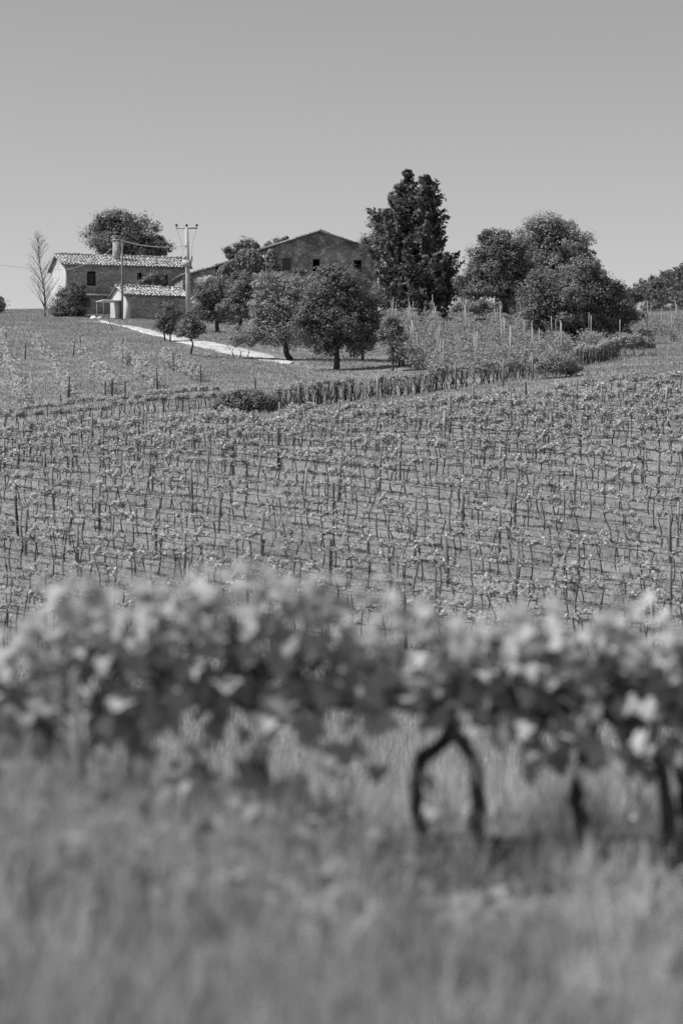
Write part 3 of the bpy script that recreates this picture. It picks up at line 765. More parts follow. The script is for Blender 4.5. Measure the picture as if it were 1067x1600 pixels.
# ------------------------------------------------------------------ poles and cables
def poles():
    d = 231.0; loc = at(295.5, d); pm = F/d; ht = hgt(356, d) - loc[2]
    p = thing('concrete_pole', loc, 'tall round concrete utility pole with crossarm beside the shed', 'utility pole')
    tp = -0.22
    MB().tube([(0, 0, -.5), (tp*.5, 0, ht*.5), (tp, 0, ht)], [.27, .22, .16], 14).obj('pole', 'concrete', p, smooth=True)
    MB().box((tp-1.02, -.06, ht-.1), (tp+1.02, .06, ht+.03)).obj('crossarm', 'metal', p)
    for x in (-.97, 0, .97):
        i = MB(); z = ht+.03
        i.tube([(tp+x, 0, z), (tp+x, 0, z+.1), (tp+x, 0, z+.12), (tp+x, 0, z+.22), (tp+x, 0, z+.24), (tp+x, 0, z+.36)], [.03, .03, .12, .1, .13, .05], 8)
        i.obj('insulator', 'ceramic', p, smooth=True)
    zb = hgt(418, d) - loc[2]; zt = hgt(405, d) - loc[2]
    b = MB(); b.box((-.62, -.45, zb), (.28, -.2, zt-.1)); bo = b.obj('switch_box', 'metal', p)
    MB().box((-.55, -.47, zb+.08), (.2, -.452, zt-.18)).obj('box_door', 'concrete', bo)
    MB().box((-.8, -.2, zt-.14), (.4, -.12, zt-.06)).obj('bracket', 'dark_metal', p)
    for x in (-.7, -.3, .3):
        MB().tube([(x, -.3, zt-.1), (x, -.3, zt), (x, -.3, zt+.02), (x, -.3, zt+.3)], [.03, .03, .08, .04], 8).obj('fuse', 'ceramic', p, smooth=True)
    for x in (-.97, .97):
        a = np.array([tp+x, 0, ht-.08]); e = np.array([.25 if x > 0 else -.5, -.25, zt+.25]); t = np.linspace(0, 1, 8)[:, None]
        P = a+(e-a)*t; P[:, 0] -= np.sin(np.pi*t[:, 0])*.12*np.sign(x)
        MB().tube(P, .012, 4).obj('lead_wire', 'cable', p)
    d2 = 233.0; l2 = at(191.5, d2); h2 = hgt(374, d2) - l2[2]
    w = thing('wooden_pole', l2, 'slim dark wooden pole standing in front of the shed roof', 'utility pole')
    MB().tube([(0, 0, -.5), (0, 0, h2)], [.11, .085], 10).obj('pole', 'old_wood', w, smooth=True)
    MB().box((-.14, -.15, h2-.25), (.14, -.08, h2-.2)).obj('bracket', 'dark_metal', w)
    top = l2 + np.array([0, 0, h2-.12])
    def cable(name, a, b, sag, r, label, mat='cable'):
        a = np.array(a); b = np.array(b); t = np.linspace(0, 1, 24)[:, None]; P = a+(b-a)*t; P[:, 2] -= (4*t*(1-t))[:, 0]*sag
        o = MB().tube(P, r, 5).obj(name, mat, smooth=True); tag(o, label, 'cable', 'overhead cables at the farm')
    ctop = loc + np.array([tp, -.2, hgt(384, d)-loc[2]])
    cable('overhead_cable', top, ctop, .35, .028, 'pale cable sagging between the wooden pole and the concrete pole', 'pale_cable')
    e = np.array([(104-CU)/F*254.6, 254.6, hgt(421, 254.6)])
    cable('overhead_cable', top, e, .5, .022, 'pale cable dropping from the wooden pole to the farmhouse corner', 'pale_cable')
    e2 = np.array([(-60-CU)/F*250, 250., hgt(403, 250)])
    cable('overhead_cable', e, e2, .3, .012, 'thin cable leaving the farmhouse corner toward the bare tree and beyond')
    top2 = loc + np.array([tp+.97, 0, ht+.3])
poles()

def clutter():
    rng = np.random.default_rng(71)
    for k, (u, y, d, s, lab) in enumerate(((147, 491, 238, .4, 'crumpled white plastic sheet in front of the farmhouse wall'), (157, 489, 237, .35, 'small pale rubble heap beside the shed awning'))):
        loc = at(u, d); n = 12; V = []
        th = np.linspace(0, 2*np.pi, n, endpoint=False)
        rings = [(1, -.1), (.85, .35), (.5, .62), (.12, .7)]
        for r, z in rings:
            for t in th: V.append((math.cos(t)*r*s*rng.uniform(.8, 1.2), math.sin(t)*r*s*.7*rng.uniform(.8, 1.2), z*s*rng.uniform(.8, 1.3)))
        Q = [[i*n+j, i*n+(j+1) % n, (i+1)*n+(j+1) % n, (i+1)*n+j] for i in range(3) for j in range(n)]
        o = MB().add(V, [np.array(Q), np.arange(3*n, 4*n)[None]]).obj('plastic_sheet' if k == 0 else 'rubble_heap', 'white_sheet' if k == 0 else 'trim_stone')
        o.location = [float(c) for c in loc]; tag(o, lab, 'sheet' if k == 0 else 'rubble')
    # broken stick leaning by the track
    loc = at(178, d_of(178, 517)); o = MB(); limb(o, (0, 0, -.1), (-.75, .1, 1.5), .03, .015, rng, 6, .05, 5)
    q = o.obj('leaning_stake', 'dark_wood'); q.location = [float(c) for c in loc]; tag(q, 'thin stake leaning beside the upper end of the white track', 'stake')
clutter()

# ------------------------------------------------------------------ vineyard on the slope
TH = R(37)
RD = np.array([math.cos(TH), -math.sin(TH)]); RN = np.array([math.sin(TH), math.cos(TH)])
def vine_variant(seed, height=0.85, arm=0.42, leaf=0.10, nl=1.0, trunk_r=0.03, shoots=9, up=0.32):
    """trunk and foliage of one pruned vine, row along local x"""
    rng = np.random.default_rng(seed); t = MB(); f = MB()
    h = height*rng.uniform(0.9, 1.08); bx = rng.normal(0, .06)
    n = 8; q = np.linspace(0, 1, n)
    sgn = 1 if rng.random() < .5 else -1
    bend = rng.uniform(.03, .13)*sgn
    P = np.stack([bx*q + bend*np.sin(q*np.pi*rng.uniform(.8, 1.5)), rng.normal(0, .04)*np.sin(q*3), h*q - .12*(1-q)], 1)
    t.tube(P, np.linspace(trunk_r*1.15, trunk_r*.7, n), 6)
    hd = P[-1]
    arms = []
    for s in ((sgn,) if rng.random() < .55 else (1, -1)):
        L = arm*rng.uniform(.75, 1.2); k = np.linspace(0, 1, 7)
        A = np.stack([hd[0] + s*L*k, hd[1] + rng.normal(0, .02)*k, hd[2] + .09*np.sin(k*np.pi*.9)*rng.uniform(.3, 1.3) - .06*k], 1)
        t.tube(A, np.linspace(trunk_r*.7, trunk_r*.35, 7), 5); arms.append(A)
    C, N, S = [], [], []
    for k in range(shoots):
        A = arms[rng.integers(len(arms))]; p = A[rng.integers(0, 7)]
        L = up*rng.uniform(.25, 1.1); e = p + np.array([rng.normal(0, .09), rng.normal(0, .1), L])
        t.tube([p, (p+e)/2 + rng.normal(0, .015, 3), e], [.008, .006, .004], 3)
        m = max(4, int(rng.integers(7, 13)*nl))
        w = rng.random((m, 1)); c = p + (e-p)*w + rng.normal(size=(m, 3))*np.array([.06, .06, .04])
        C.append(c); N.append(np.array([0, 0, .8]) + rng.normal(0, .6, (m, 3)) + (c-p)*1.5); S.append(leaf*rng.uniform(.6, 1.25, m))
    leaves(f, np.concatenate(C), np.concatenate(N), np.concatenate(S), rng, asp=1.05, tone=(.7, 1.35))
    return t, f

NVAR = 14
VINES = [vine_variant(100+k, height=.9, leaf=.092, nl=1.0, shoots=4+k % 5, up=.18, arm=.5, trunk_r=.021) for k in range(NVAR)] + [vine_variant(140+k, leaf=.105, nl=1.25, shoots=9, up=.28, trunk_r=.024) for k in range(NVAR)]
VMESH = [(t.mesh('trunk', 'vine_bark', True), f.mesh('foliage', 'vine_leaf')) for t, f in VINES]

def back_edge(u): return 103.0 + 10.5*np.clip(u, -200, 1300)/1067.0
def frust(p, mg=70):
    u = CU + p[0]/p[1]*F
    return -mg < u < 1067+mg
def build_slope():
    rng = np.random.default_rng(7)
    rows = []
    for c in np.arange(30.0, 106, 2.25):
        pts = []
        t = -105.0
        while t < 5:
            p = RN*c + RD*t + rng.normal(0, .04, 2)
            if p[1] > 52:
                u = CU + p[0]/p[1]*F
                if -90 < u < 1160 and 57 < p[1] < back_edge(u): pts.append((p, t))
            t += .58*rng.uniform(.8, 1.2)
        if len(pts) > 2: rows.append((c, pts))
    allv = [(p[1], ri, k) for ri, (c, pts) in enumerate(rows) for k, (p, t) in enumerate(pts)]
    def inview(ri, k):
        p = rows[ri][1][k][0]; u = CU + p[0]/p[1]*F
        y = CV - (float(ground(*p)) + .9 - EYE)*F/p[1]
        return 0 < u < 1067 and y < 935
    cand = sorted([a for a in allv if inview(a[1], a[2])])[:300]
    single = {(a[1], a[2]) for a in cand}
    rest_t, rest_f = MB(), MB()
    cnt = 0
    for ri, (c, pts) in enumerate(rows):
        ks = [k for k in range(len(pts)) if (ri, k) in single]
        for k, (p, t) in enumerate(pts):
            if rng.random() < .07: continue
            z = float(ground(*p)); v = int(rng.integers(NVAR)) + (NVAR if rng.random() < (p[1]-86)/14 else 0); s = rng.uniform(.85, 1.15); rz = -TH + (math.pi if rng.random() < .5 else 0) + rng.normal(0, .06)
            if (ri, k) in single:
                o = thing('grapevine', (p[0], p[1], z), 'pruned grapevine, %s from the left in the %s vine row up the slope' % (ordinal(ks.index(k)+1), ordinal(ri+1)), 'grapevine', 'grapevines planted in rows across the slope', rz)
                o.scale = (s, s, s)
                put('trunk', VMESH[v][0], o); put('foliage', VMESH[v][1], o)
            else:
                cs, sn = math.cos(rz)*s, math.sin(rz)*s
                for src, dst in zip(VINES[v], (rest_t, rest_f)):
                    V = np.concatenate(src.v); W = np.stack([V[:, 0]*cs - V[:, 1]*sn + p[0], V[:, 0]*sn + V[:, 1]*cs + p[1], V[:, 2]*s + z], 1)
                    dst.add(W, src.f_merged(), np.concatenate(src.t))
        # posts and wires
        if len(pts) > 3:
            ts = np.array([t for _, t in pts]); t0 = math.ceil(ts.min()/5.4)*5.4 + (ri % 3)*1.3; kpost = 0
            while t0 < ts.max():
                p = RN*c + RD*t0 + rng.normal(0, .05, 2); z = float(ground(*p)); hh = rng.uniform(1.25, 1.6); r = rng.uniform(.035, .06)
                u_ = CU + p[0]/p[1]*F
                if not (-15 < u_ < 1082):
                    t0 += 6.6*rng.uniform(.85, 1.15); continue
                kpost += 1
                m = MB(); lean = rng.normal(0, .05, 2)
                m.tube([(0, 0, -.3), (lean[0]*.5, lean[1]*.5, hh*.5), (lean[0], lean[1], hh)], [r, r*.97, r*.92], 8)
                o = m.obj('vineyard_post', 'pale_wood' if rng.random() < .12 else ('dark_wood' if rng.random() < .12 else 'old_wood'), smooth=False)
                o.location = (float(p[0]), float(p[1]), z)
                tag(o, 'weathered wooden post, %s from the left in the %s vine row up the slope' % (ordinal(max(kpost, 1)), ordinal(ri+1)), 'post', 'posts in the vine rows on the slope')
                t0 += 6.6*rng.uniform(.85, 1.15)
            tt = np.arange(ts.min()-.5, ts.max()+.6, 1.8)
            Q = np.array([RN*c + RD*t for t in tt]); zz = ground(Q[:, 0], Q[:, 1])
            wr = thing('row_wire', (Q[0][0], Q[0][1], zz[0]), 'wire and drip hose strung along the %s vine row up the slope' % ordinal(ri+1), 'wire', 'wires along the vine rows')
            for nm, hz, r, mt in (('cordon_wire', .86, .013, 'cable'), ('drip_hose', .50, .012, 'cable')):
                P = np.stack([Q[:, 0]-Q[0][0], Q[:, 1]-Q[0][1], zz-zz[0]+hz + rng.normal(0, .025, len(tt))], 1)
                MB().tube(P, r, 4).obj(nm, mt, wr)
    g = thing('grapevine_mass', (0, 0, 0), 'crowded grapevines of the upper rows massing together near the top of the slope', 'grapevine')
    g['kind'] = 'stuff'
    a = rest_t.obj('trunk', 'vine_bark', g, True); b = rest_f.obj('foliage', 'vine_leaf', g)
    a['kind'] = 'stuff'; b['kind'] = 'stuff'
def _fm(s):
    out, n = [], 0
    return [f for f in s.f]
MB.f_merged = _fm
build_slope()

def line_points(uv, spacing, rng, jit=.05):
    P = []
    for u, y in uv:
        d = d_of(u, y); P.append(((u-CU)/F*d, d))
    P = np.array(P); seg = np.linalg.norm(np.diff(P, axis=0), axis=1); s = np.concatenate([[0], np.cumsum(seg)])
    q = np.arange(0, s[-1], spacing); return np.stack([np.interp(q, s, P[:, 0]), np.interp(q, s, P[:, 1])], 1) + rng.normal(0, jit, (len(q), 2)), P

def build_dark_row():
    rng = np.random.default_rng(17)
    var = []
    for k in range(6):
        t, f = vine_variant(300+k, 1.0, .5, .11, 1.0, .035, 9, .3)
        r2 = np.random.default_rng(320+k)
        for _ in range(7):                                  # old canes and side stems hanging in the trellis
            x = r2.uniform(-.3, .3); limb(t, (x, r2.normal(0, .08), r2.uniform(-.1, .25)), (x + r2.normal(0, .3), r2.normal(0, .08), r2.uniform(.7, 1.1)), .024, .014, r2, 6, .1, 5)
        var.append((t.mesh('trunk', 'vine_bark', True), f.mesh('foliage', 'vine_leaf')))
    for seg, lab in (([(432, 641), (560, 626), (700, 608), (838, 592)], 'old many-stemmed grapevine, %s from the left in the dark row above the slope'),
                     ([(900, 572), (965, 560)], 'old many-stemmed grapevine, %s from the left in the short row below the broad dark tree')):
        pts, _ = line_points(seg, .5, rng, .06)
        for k, p in enumerate(pts):
            v = var[rng.integers(len(var))]
            dx = pts[min(k+1, len(pts)-1)] - pts[max(k-1, 0)]; rz = math.atan2(dx[1], dx[0]) + (math.pi if rng.random() < .5 else 0)
            o = thing('trained_vine', (p[0], p[1], float(ground(*p))), lab % ordinal(k+1), 'grapevine', 'old vines of the dark row', rz)
            s = rng.uniform(.85, 1.1); o.scale = (s, s, s)
            put('trunk', v[0], o); put('foliage', v[1], o)
    # posts of the dark row
    for k, (u, y) in enumerate(((468, 640), (590, 628), (655, 616), (712, 609), (786, 603), (832, 594))):
        d = d_of(u, y) - .4; loc = at(u, d); h = rng.uniform(1.3, 1.6)
        o = MB().tube([(0, 0, -.3), (rng.normal(0, .05), 0, h)], [.06, .055], 8).obj('vineyard_post', 'pale_wood' if k == 1 else 'old_wood')
        o.location = [float(c) for c in loc]; tag(o, 'wooden post, %s from the left along the dark vine row' % ordinal(k+1), 'post', 'posts along the dark vine row')
    # three upper headland rows at the left that climb to the right
    pts_var = VMESH
    for j, (a, b, sp) in enumerate((((-20, 672), (338, 634), .62), ((-20, 683), (352, 644), .62))):
        pts, _ = line_points([a, ((a[0]+b[0])/2, (a[1]+b[1])/2), b], sp, rng, .06)
        for k, p in enumerate(pts):
            dx = pts[min(k+1, len(pts)-1)] - pts[max(k-1, 0)]
            o = thing('headland_vine', (p[0], p[1], float(ground(*p))), 'leafy grapevine, %s from the left in the %s headland row under the young vines' % (ordinal(k+1), ('upper', 'lower')[j]), 'grapevine', 'headland vines climbing to the right', math.atan2(dx[1], dx[0]))
            v = VMESH[NVAR + rng.integers(NVAR)]; put('trunk', v[0], o); put('foliage', v[1], o)
        P = np.array([(p[0]-pts[0][0], p[1]-pts[0][1], float(ground(*p)) - float(ground(*pts[0])) + .86) for p in pts[::3]])
        w = MB().tube(P, .014, 4).obj('row_wire', 'cable'); w.location = (float(pts[0][0]), float(pts[0][1]), float(ground(*pts[0])))
        tag(w, 'dark wire along the %s headland row under the young vines' % ('upper', 'lower')[j], 'wire', 'headland wires')
build_dark_row()

def build_staked():
    """the vineyard with tall pale stakes: rows run up the hill"""
    rng = np.random.default_rng(19)
    var = []
    for k in range(6):
        r2 = np.random.default_rng(400+k); t = MB(); f = MB()
        limb(t, (0, 0, -.1), (r2.normal(0, .08), r2.normal(0, .08), .8), .035, .02, r2, 6, .1, 6)
        n = 260; c = np.stack([r2.normal(0, .6, n), r2.normal(0, .36, n), 0.22 + .95*r2.random(n)**.8], 1)
        leaves(f, c, np.array([0, -.2, .7]) + r2.normal(0, .55, (n, 3)), .16*r2.uniform(.7, 1.3, n), r2, asp=1.05, tone=(.45, .85))
        var.append((t.mesh('trunk', 'vine_bark', True), f.mesh('foliage', 'vine_leaf')))
    rowlines = [((624, 574), (612, 503)), ((648, 580), (640, 498)), ((690, 588), (674, 497)), ((745, 586), (722, 497)), ((795, 582), (770, 497)), ((838, 572), (805, 498)), ((880, 560), (840, 500)),
                ((922, 548), (880, 505)), ((968, 545), (932, 512)), ((1010, 538), (972, 514)), ((1050, 534), (1012, 512)), ((1090, 530), (1052, 510))]
    for j, (a, b) in enumerate(rowlines):
        pts, _ = line_points([a, ((a[0]*2+b[0])/3, (a[1]*2+b[1])/3), ((a[0]+b[0]*2)/3, (a[1]+b[1]*2)/3), b], 2.0 if j < 8 else 3.0, rng, .1)
        ps = 0
        for k, p in enumerate(pts):
            dx = pts[min(k+1, len(pts)-1)] - pts[max(k-1, 0)]; rz = math.atan2(dx[1], dx[0])
            big = j < 8
            if True:
                o = thing('staked_vine', (p[0], p[1], float(ground(*p))), 'bushy grapevine, %s up the hill in the %s staked row from the sapling' % (ordinal(k+1), ordinal(j+1)), 'grapevine', 'bushy vines of the staked vineyard', rz)
                s = rng.uniform(.85, 1.15)*(1 if big else .8); o.scale = (s, s, s); v = var[rng.integers(len(var))]; put('trunk', v[0], o); put('foliage', v[1], o)
            if k % 3 == 0 or k == len(pts)-1:
                ps += 1
                h = rng.uniform(2.1, 2.7); q = p + rng.normal(0, .12, 2)
                o = MB().tube([(0, 0, -.3), (rng.normal(0, .1), rng.normal(0, .05), h)], [.042, .036], 7).obj('vineyard_stake', 'pale_wood' if rng.random() < .7 else 'old_wood')
                o.location = (float(q[0]), float(q[1]), float(ground(*q))); tag(o, 'tall pale stake, %s up the hill in the %s staked row from the sapling' % (ordinal(ps), ordinal(j+1)), 'stake', 'tall pale stakes of the upper vineyard')
build_staked()

def build_young():
    rng = np.random.default_rng(23)
    var = []
    for k in range(5):
        r2 = np.random.default_rng(500+k); t = MB(); f = MB()
        limb(t, (0, 0, -.1), (r2.normal(0, .06), 0, .55), .02, .012, r2, 5, .08, 5)
        n = 60; c = np.stack([r2.normal(0, .17, n), r2.normal(0, .17, n), r2.uniform(.25, .95, n)], 1)
        leaves(f, c, np.array([0, 0, .7]) + r2.normal(0, .6, (n, 3)), .17*r2.uniform(.7, 1.3, n), r2, asp=1.05, tone=(.8, 1.15))
        var.append((t.mesh('trunk', 'vine_bark', True), f.mesh('foliage', 'vine_leaf')))
    rows = [[(36, 640), (22, 600), (8, 560), (0, 530)], [(108, 625), (90, 595), (72, 562), (58, 542)], [(172, 616), (158, 592), (140, 570), (122, 548)], [(243, 608), (220, 585), (200, 568), (184, 556)], [(312, 598), (290, 585), (268, 578), (256, 566)]]
    stakes = [(108, 628, 1.4), (165, 620, .9), (176, 622, 1.1), (196, 622, .9), (247, 615, 1.5), (315, 611, 1.5), (115, 556, 1.0), (126, 554, 1.2), (190, 560, 1.1), (199, 566, 1.0), (271, 580, 1.1), (281, 582, 1.1), (297, 588, 1.1), (94, 640, .8), (400, 610, .7), (40, 562, 1.1), (10, 545, 1.2)]
    for j, r in enumerate(rows):
        pts, _ = line_points(r, 1.05, rng, .10)
        for k, p in enumerate(pts):
            if rng.random() < .1: continue
            o = thing('young_vine', (p[0], p[1], float(ground(*p))), 'young pale grapevine, %s up the bank in the %s short row from the left' % (ordinal(k+1), ordinal(j+1)), 'grapevine', 'young vines on the grassy bank', rng.uniform(0, 6))
            s = rng.uniform(.8, 1.2); o.scale = (s, s, s); v = var[rng.integers(len(var))]; put('trunk', v[0], o); put('foliage', v[1], o)
    stakes.sort()
    for k, (u, y, h) in enumerate(stakes):
        d = d_of(u, y); loc = at(u, d)
        o = MB().tube([(0, 0, -.2), (rng.normal(0, .05), 0, h)], [.045, .04], 7).obj('bank_stake', 'dark_wood')
        o.location = [float(c) for c in loc]; tag(o, 'thin dark stake on the grassy bank, %s from the left among the young vines' % ordinal(k+1), 'stake', 'dark stakes on the grassy bank')
build_young()

# ------------------------------------------------------------------ grass
rng_road = np.random.default_rng(91)
def on_road(X, Y):
    A, B = ROAD; inside = np.zeros(len(X), bool); M = (A+B)/2; T = unit(np.gradient(M, axis=0)); st = np.linalg.norm(np.gradient(M, axis=0), axis=1)
    for a, b, m, t, s_ in zip(A, B, M, T, st):
        dx, dy = X-m[0], Y-m[1]; al = dx*t[0] + dy*t[1]; ac = -dx*t[1] + dy*t[0]
        half = abs((a-m)[1]*t[0] - (a-m)[0]*t[1])
        inside |= (np.abs(al) < s_*.7) & (np.abs(ac) < half*.88 + .15) & (np.abs(ac) > .22*rng_road.random(len(X)))
    return inside
def grass_zone(d0, d1, n, h, w, rng, mb, mg=90, curved=False, tone=(.7, 1.3), clump=False):
    d = np.sqrt(rng.uniform(d0*d0, d1*d1, n)); u = rng.uniform(-mg, 1067+mg, n)
    X = (u-CU)/F*d; keep = np.ones(n, bool)
    if d1 > 165: keep &= ~on_road(X, d)
    X, Y = X[keep], d[keep]
    pn = .5 + .5*np.sin(X*.55 + 2*np.sin(Y*.23))*np.sin(Y*.41 + 1.5*np.sin(X*.31))
    hh = h*(.55 + .7*pn)*rng.uniform(.6, 1.35, len(X))
    if clump:                                  # tufts of different plants: each tuft has its own height and paleness
        k = 520; cx = rng.uniform(-3.2, 3.2, k); cy = rng.uniform(d0, d1, k); i = rng.integers(0, k, len(X)); g_ = rng.random(len(X)) < .6
        X = np.where(g_, cx[i] + rng.normal(0, .05, len(X)), X); Y = np.where(g_, cy[i] + rng.normal(0, .07, len(X)), Y)
        ch = rng.uniform(.6, 1.5, k); ct = .6 + .99*rng.random(k)**1.2
        hh = hh*np.where(g_, ch[i], 1)*np.where(X > .12, np.where((Y > 8.6) & (Y < 11.6), .66, .95), 1.15)
        for lo, hi in ((.6, .85), (.85, 1.1), (1.1, 1.35), (1.35, 1.6)):
            q = np.where(g_, (ct[i] >= lo) & (ct[i] < hi), (lo == .85))
            blades(mb, np.stack([X, Y, ground(X, Y) - .01], 1)[q], hh[q], w*rng.uniform(.7, 1.3, q.sum()), rng, .35, (tone[0]*(lo+hi)/2, tone[1]*(lo+hi)/2), curved)
        return
    blades(mb, np.stack([X, Y, ground(X, Y) - .01], 1), hh, w*rng.uniform(.7, 1.3, len(X)), rng, .4, tone, curved)
def build_grass():
    rng = np.random.default_rng(29)
    mb = MB()
    grass_zone(120, 285, 280000, .16, .08, rng, mb, tone=(.62, .92))
    o = mb.obj('grass', 'grass_blade'); tag(o, 'rough meadow grass covering the hillside around the farm', 'grass', kind='stuff')
    mb = MB()
    grass_zone(50, 120, 110000, .13, .04, rng, mb, tone=(.6, 1.25))
    o = mb.obj('grass', 'grass_blade'); tag(o, 'short mown grass between the vine rows on the slope', 'grass', kind='stuff')
    mb = MB()
    grass_zone(12.5, 50, 90000, .30, .018, rng, mb, tone=(.7, 1.35), mg=150)
    o = mb.obj('grass', 'grass_blade'); tag(o, 'lush grass in the dip beyond the blurred foreground vines', 'grass', kind='stuff')
    mb = MB()
    grass_zone(4.5, 12.5, 100000, .29, .012, rng, mb, mg=420, curved=True, tone=(.55, 1.3), clump=True)
    # taller weeds and seed stalks on the left, in front of and among the vines
    n = 8000; X = rng.uniform(-2.3, .12, n); X = np.where(rng.random(n) < .12, rng.uniform(-2.3, 2.3, n), X); Y = rng.uniform(7.6, 10.9, n)
    hh = rng.uniform(.38, .78, n)*np.clip(1.0 - .40*(X+1.2), .28, 1.1)
    blades(mb, np.stack([X, Y, ground(X, Y)], 1), hh, .012, rng, .22, (.7, 1.4), True)
    m = 2600; i = rng.integers(0, n, m); C = np.stack([X[i] + rng.normal(0, .05, m), Y[i], ground(X[i], Y[i]) + hh[i]*rng.uniform(.4, 1.0, m)], 1)
    leaves(mb, C, np.array([0, -.3, .7]) + rng.normal(0, .6, (m, 3)), rng.uniform(.03, .075, m), rng, asp=1.6, tone=(.55, 1.0))
    for k in range(190):                                    # broad-leaved weeds in clumps among the grass
        cx, cy = rng.uniform(-2.0, 1.9), rng.uniform(6.3, 9.6); q = int(rng.integers(18, 60)); sp = rng.uniform(.05, .13); hw = rng.uniform(.1, .34)*(1 if cx < .1 else .6)
        C = np.stack([cx + rng.normal(0, sp, q), cy + rng.normal(0, sp, q), np.zeros(q)], 1); C[:, 2] = ground(C[:, 0], C[:, 1]) + hw*rng.random(q)
        tn = rng.uniform(.45, .95)
        leaves(mb, C, np.array([0, -.3, .7]) + rng.normal(0, .5, (q, 3)), rng.uniform(.03, .085, q), rng, asp=1.5, tone=(tn*.85, tn*1.15))
    o = mb.obj('grass', 'grass_blade'); tag(o, 'tall blurred grass and weeds in the foreground', 'grass', kind='stuff')
    f = MB(); n = 16; X = rng.uniform(-2, 2, n); Y = rng.uniform(6.5, 16, n)
    C = np.stack([X, Y, ground(X, Y) + rng.uniform(.22, .5, n)], 1); C = np.repeat(C, 6, 0); C += rng.normal(0, .012, C.shape)
    leaves(f, C, np.array([0, -.6, .6]) + rng.normal(0, .5, C.shape), .03, rng, tone=(.8, 1.2))
    o = f.obj('wild_flowers', 'petal'); tag(o, 'scattered small pale wild flowers in the foreground grass', 'flowers', kind='stuff')
build_grass()

# ------------------------------------------------------------------ foreground vines (out of focus)
def palm_leaf():
    """five-lobed vine leaf about 1 unit wide, folded along its midrib"""
    ang = np.radians([-90, -62, -30, -8, 18, 40, 62, 90, 118, 140, 162, 188, 210, 242])
    rad = np.array([.12, .42, .50, .36, .56, .38, .50, .64, .50, .38, .56, .36, .50, .42])
    x = np.cos(ang)*rad; y = np.sin(ang)*rad + .12
    V = np.concatenate([[[0, .05, 0]], np.stack([x, y, np.abs(x)*.28 - (y-.1)**2*.25], 1)])
    n = len(ang); T = np.array([[0, 1+k, 1+(k+1) % n] for k in range(n)])
    return V, T
PV, PT = palm_leaf()
def add_palm(mb, c, nrm, tip, s, tone):
    N = unit(nrm); A = unit(tip - np.dot(tip, N)*N); B = np.cross(A, N)
    mb.add(c + s*(PV[:, :1]*B + PV[:, 1:2]*A + PV[:, 2:]*N), PT, tone)

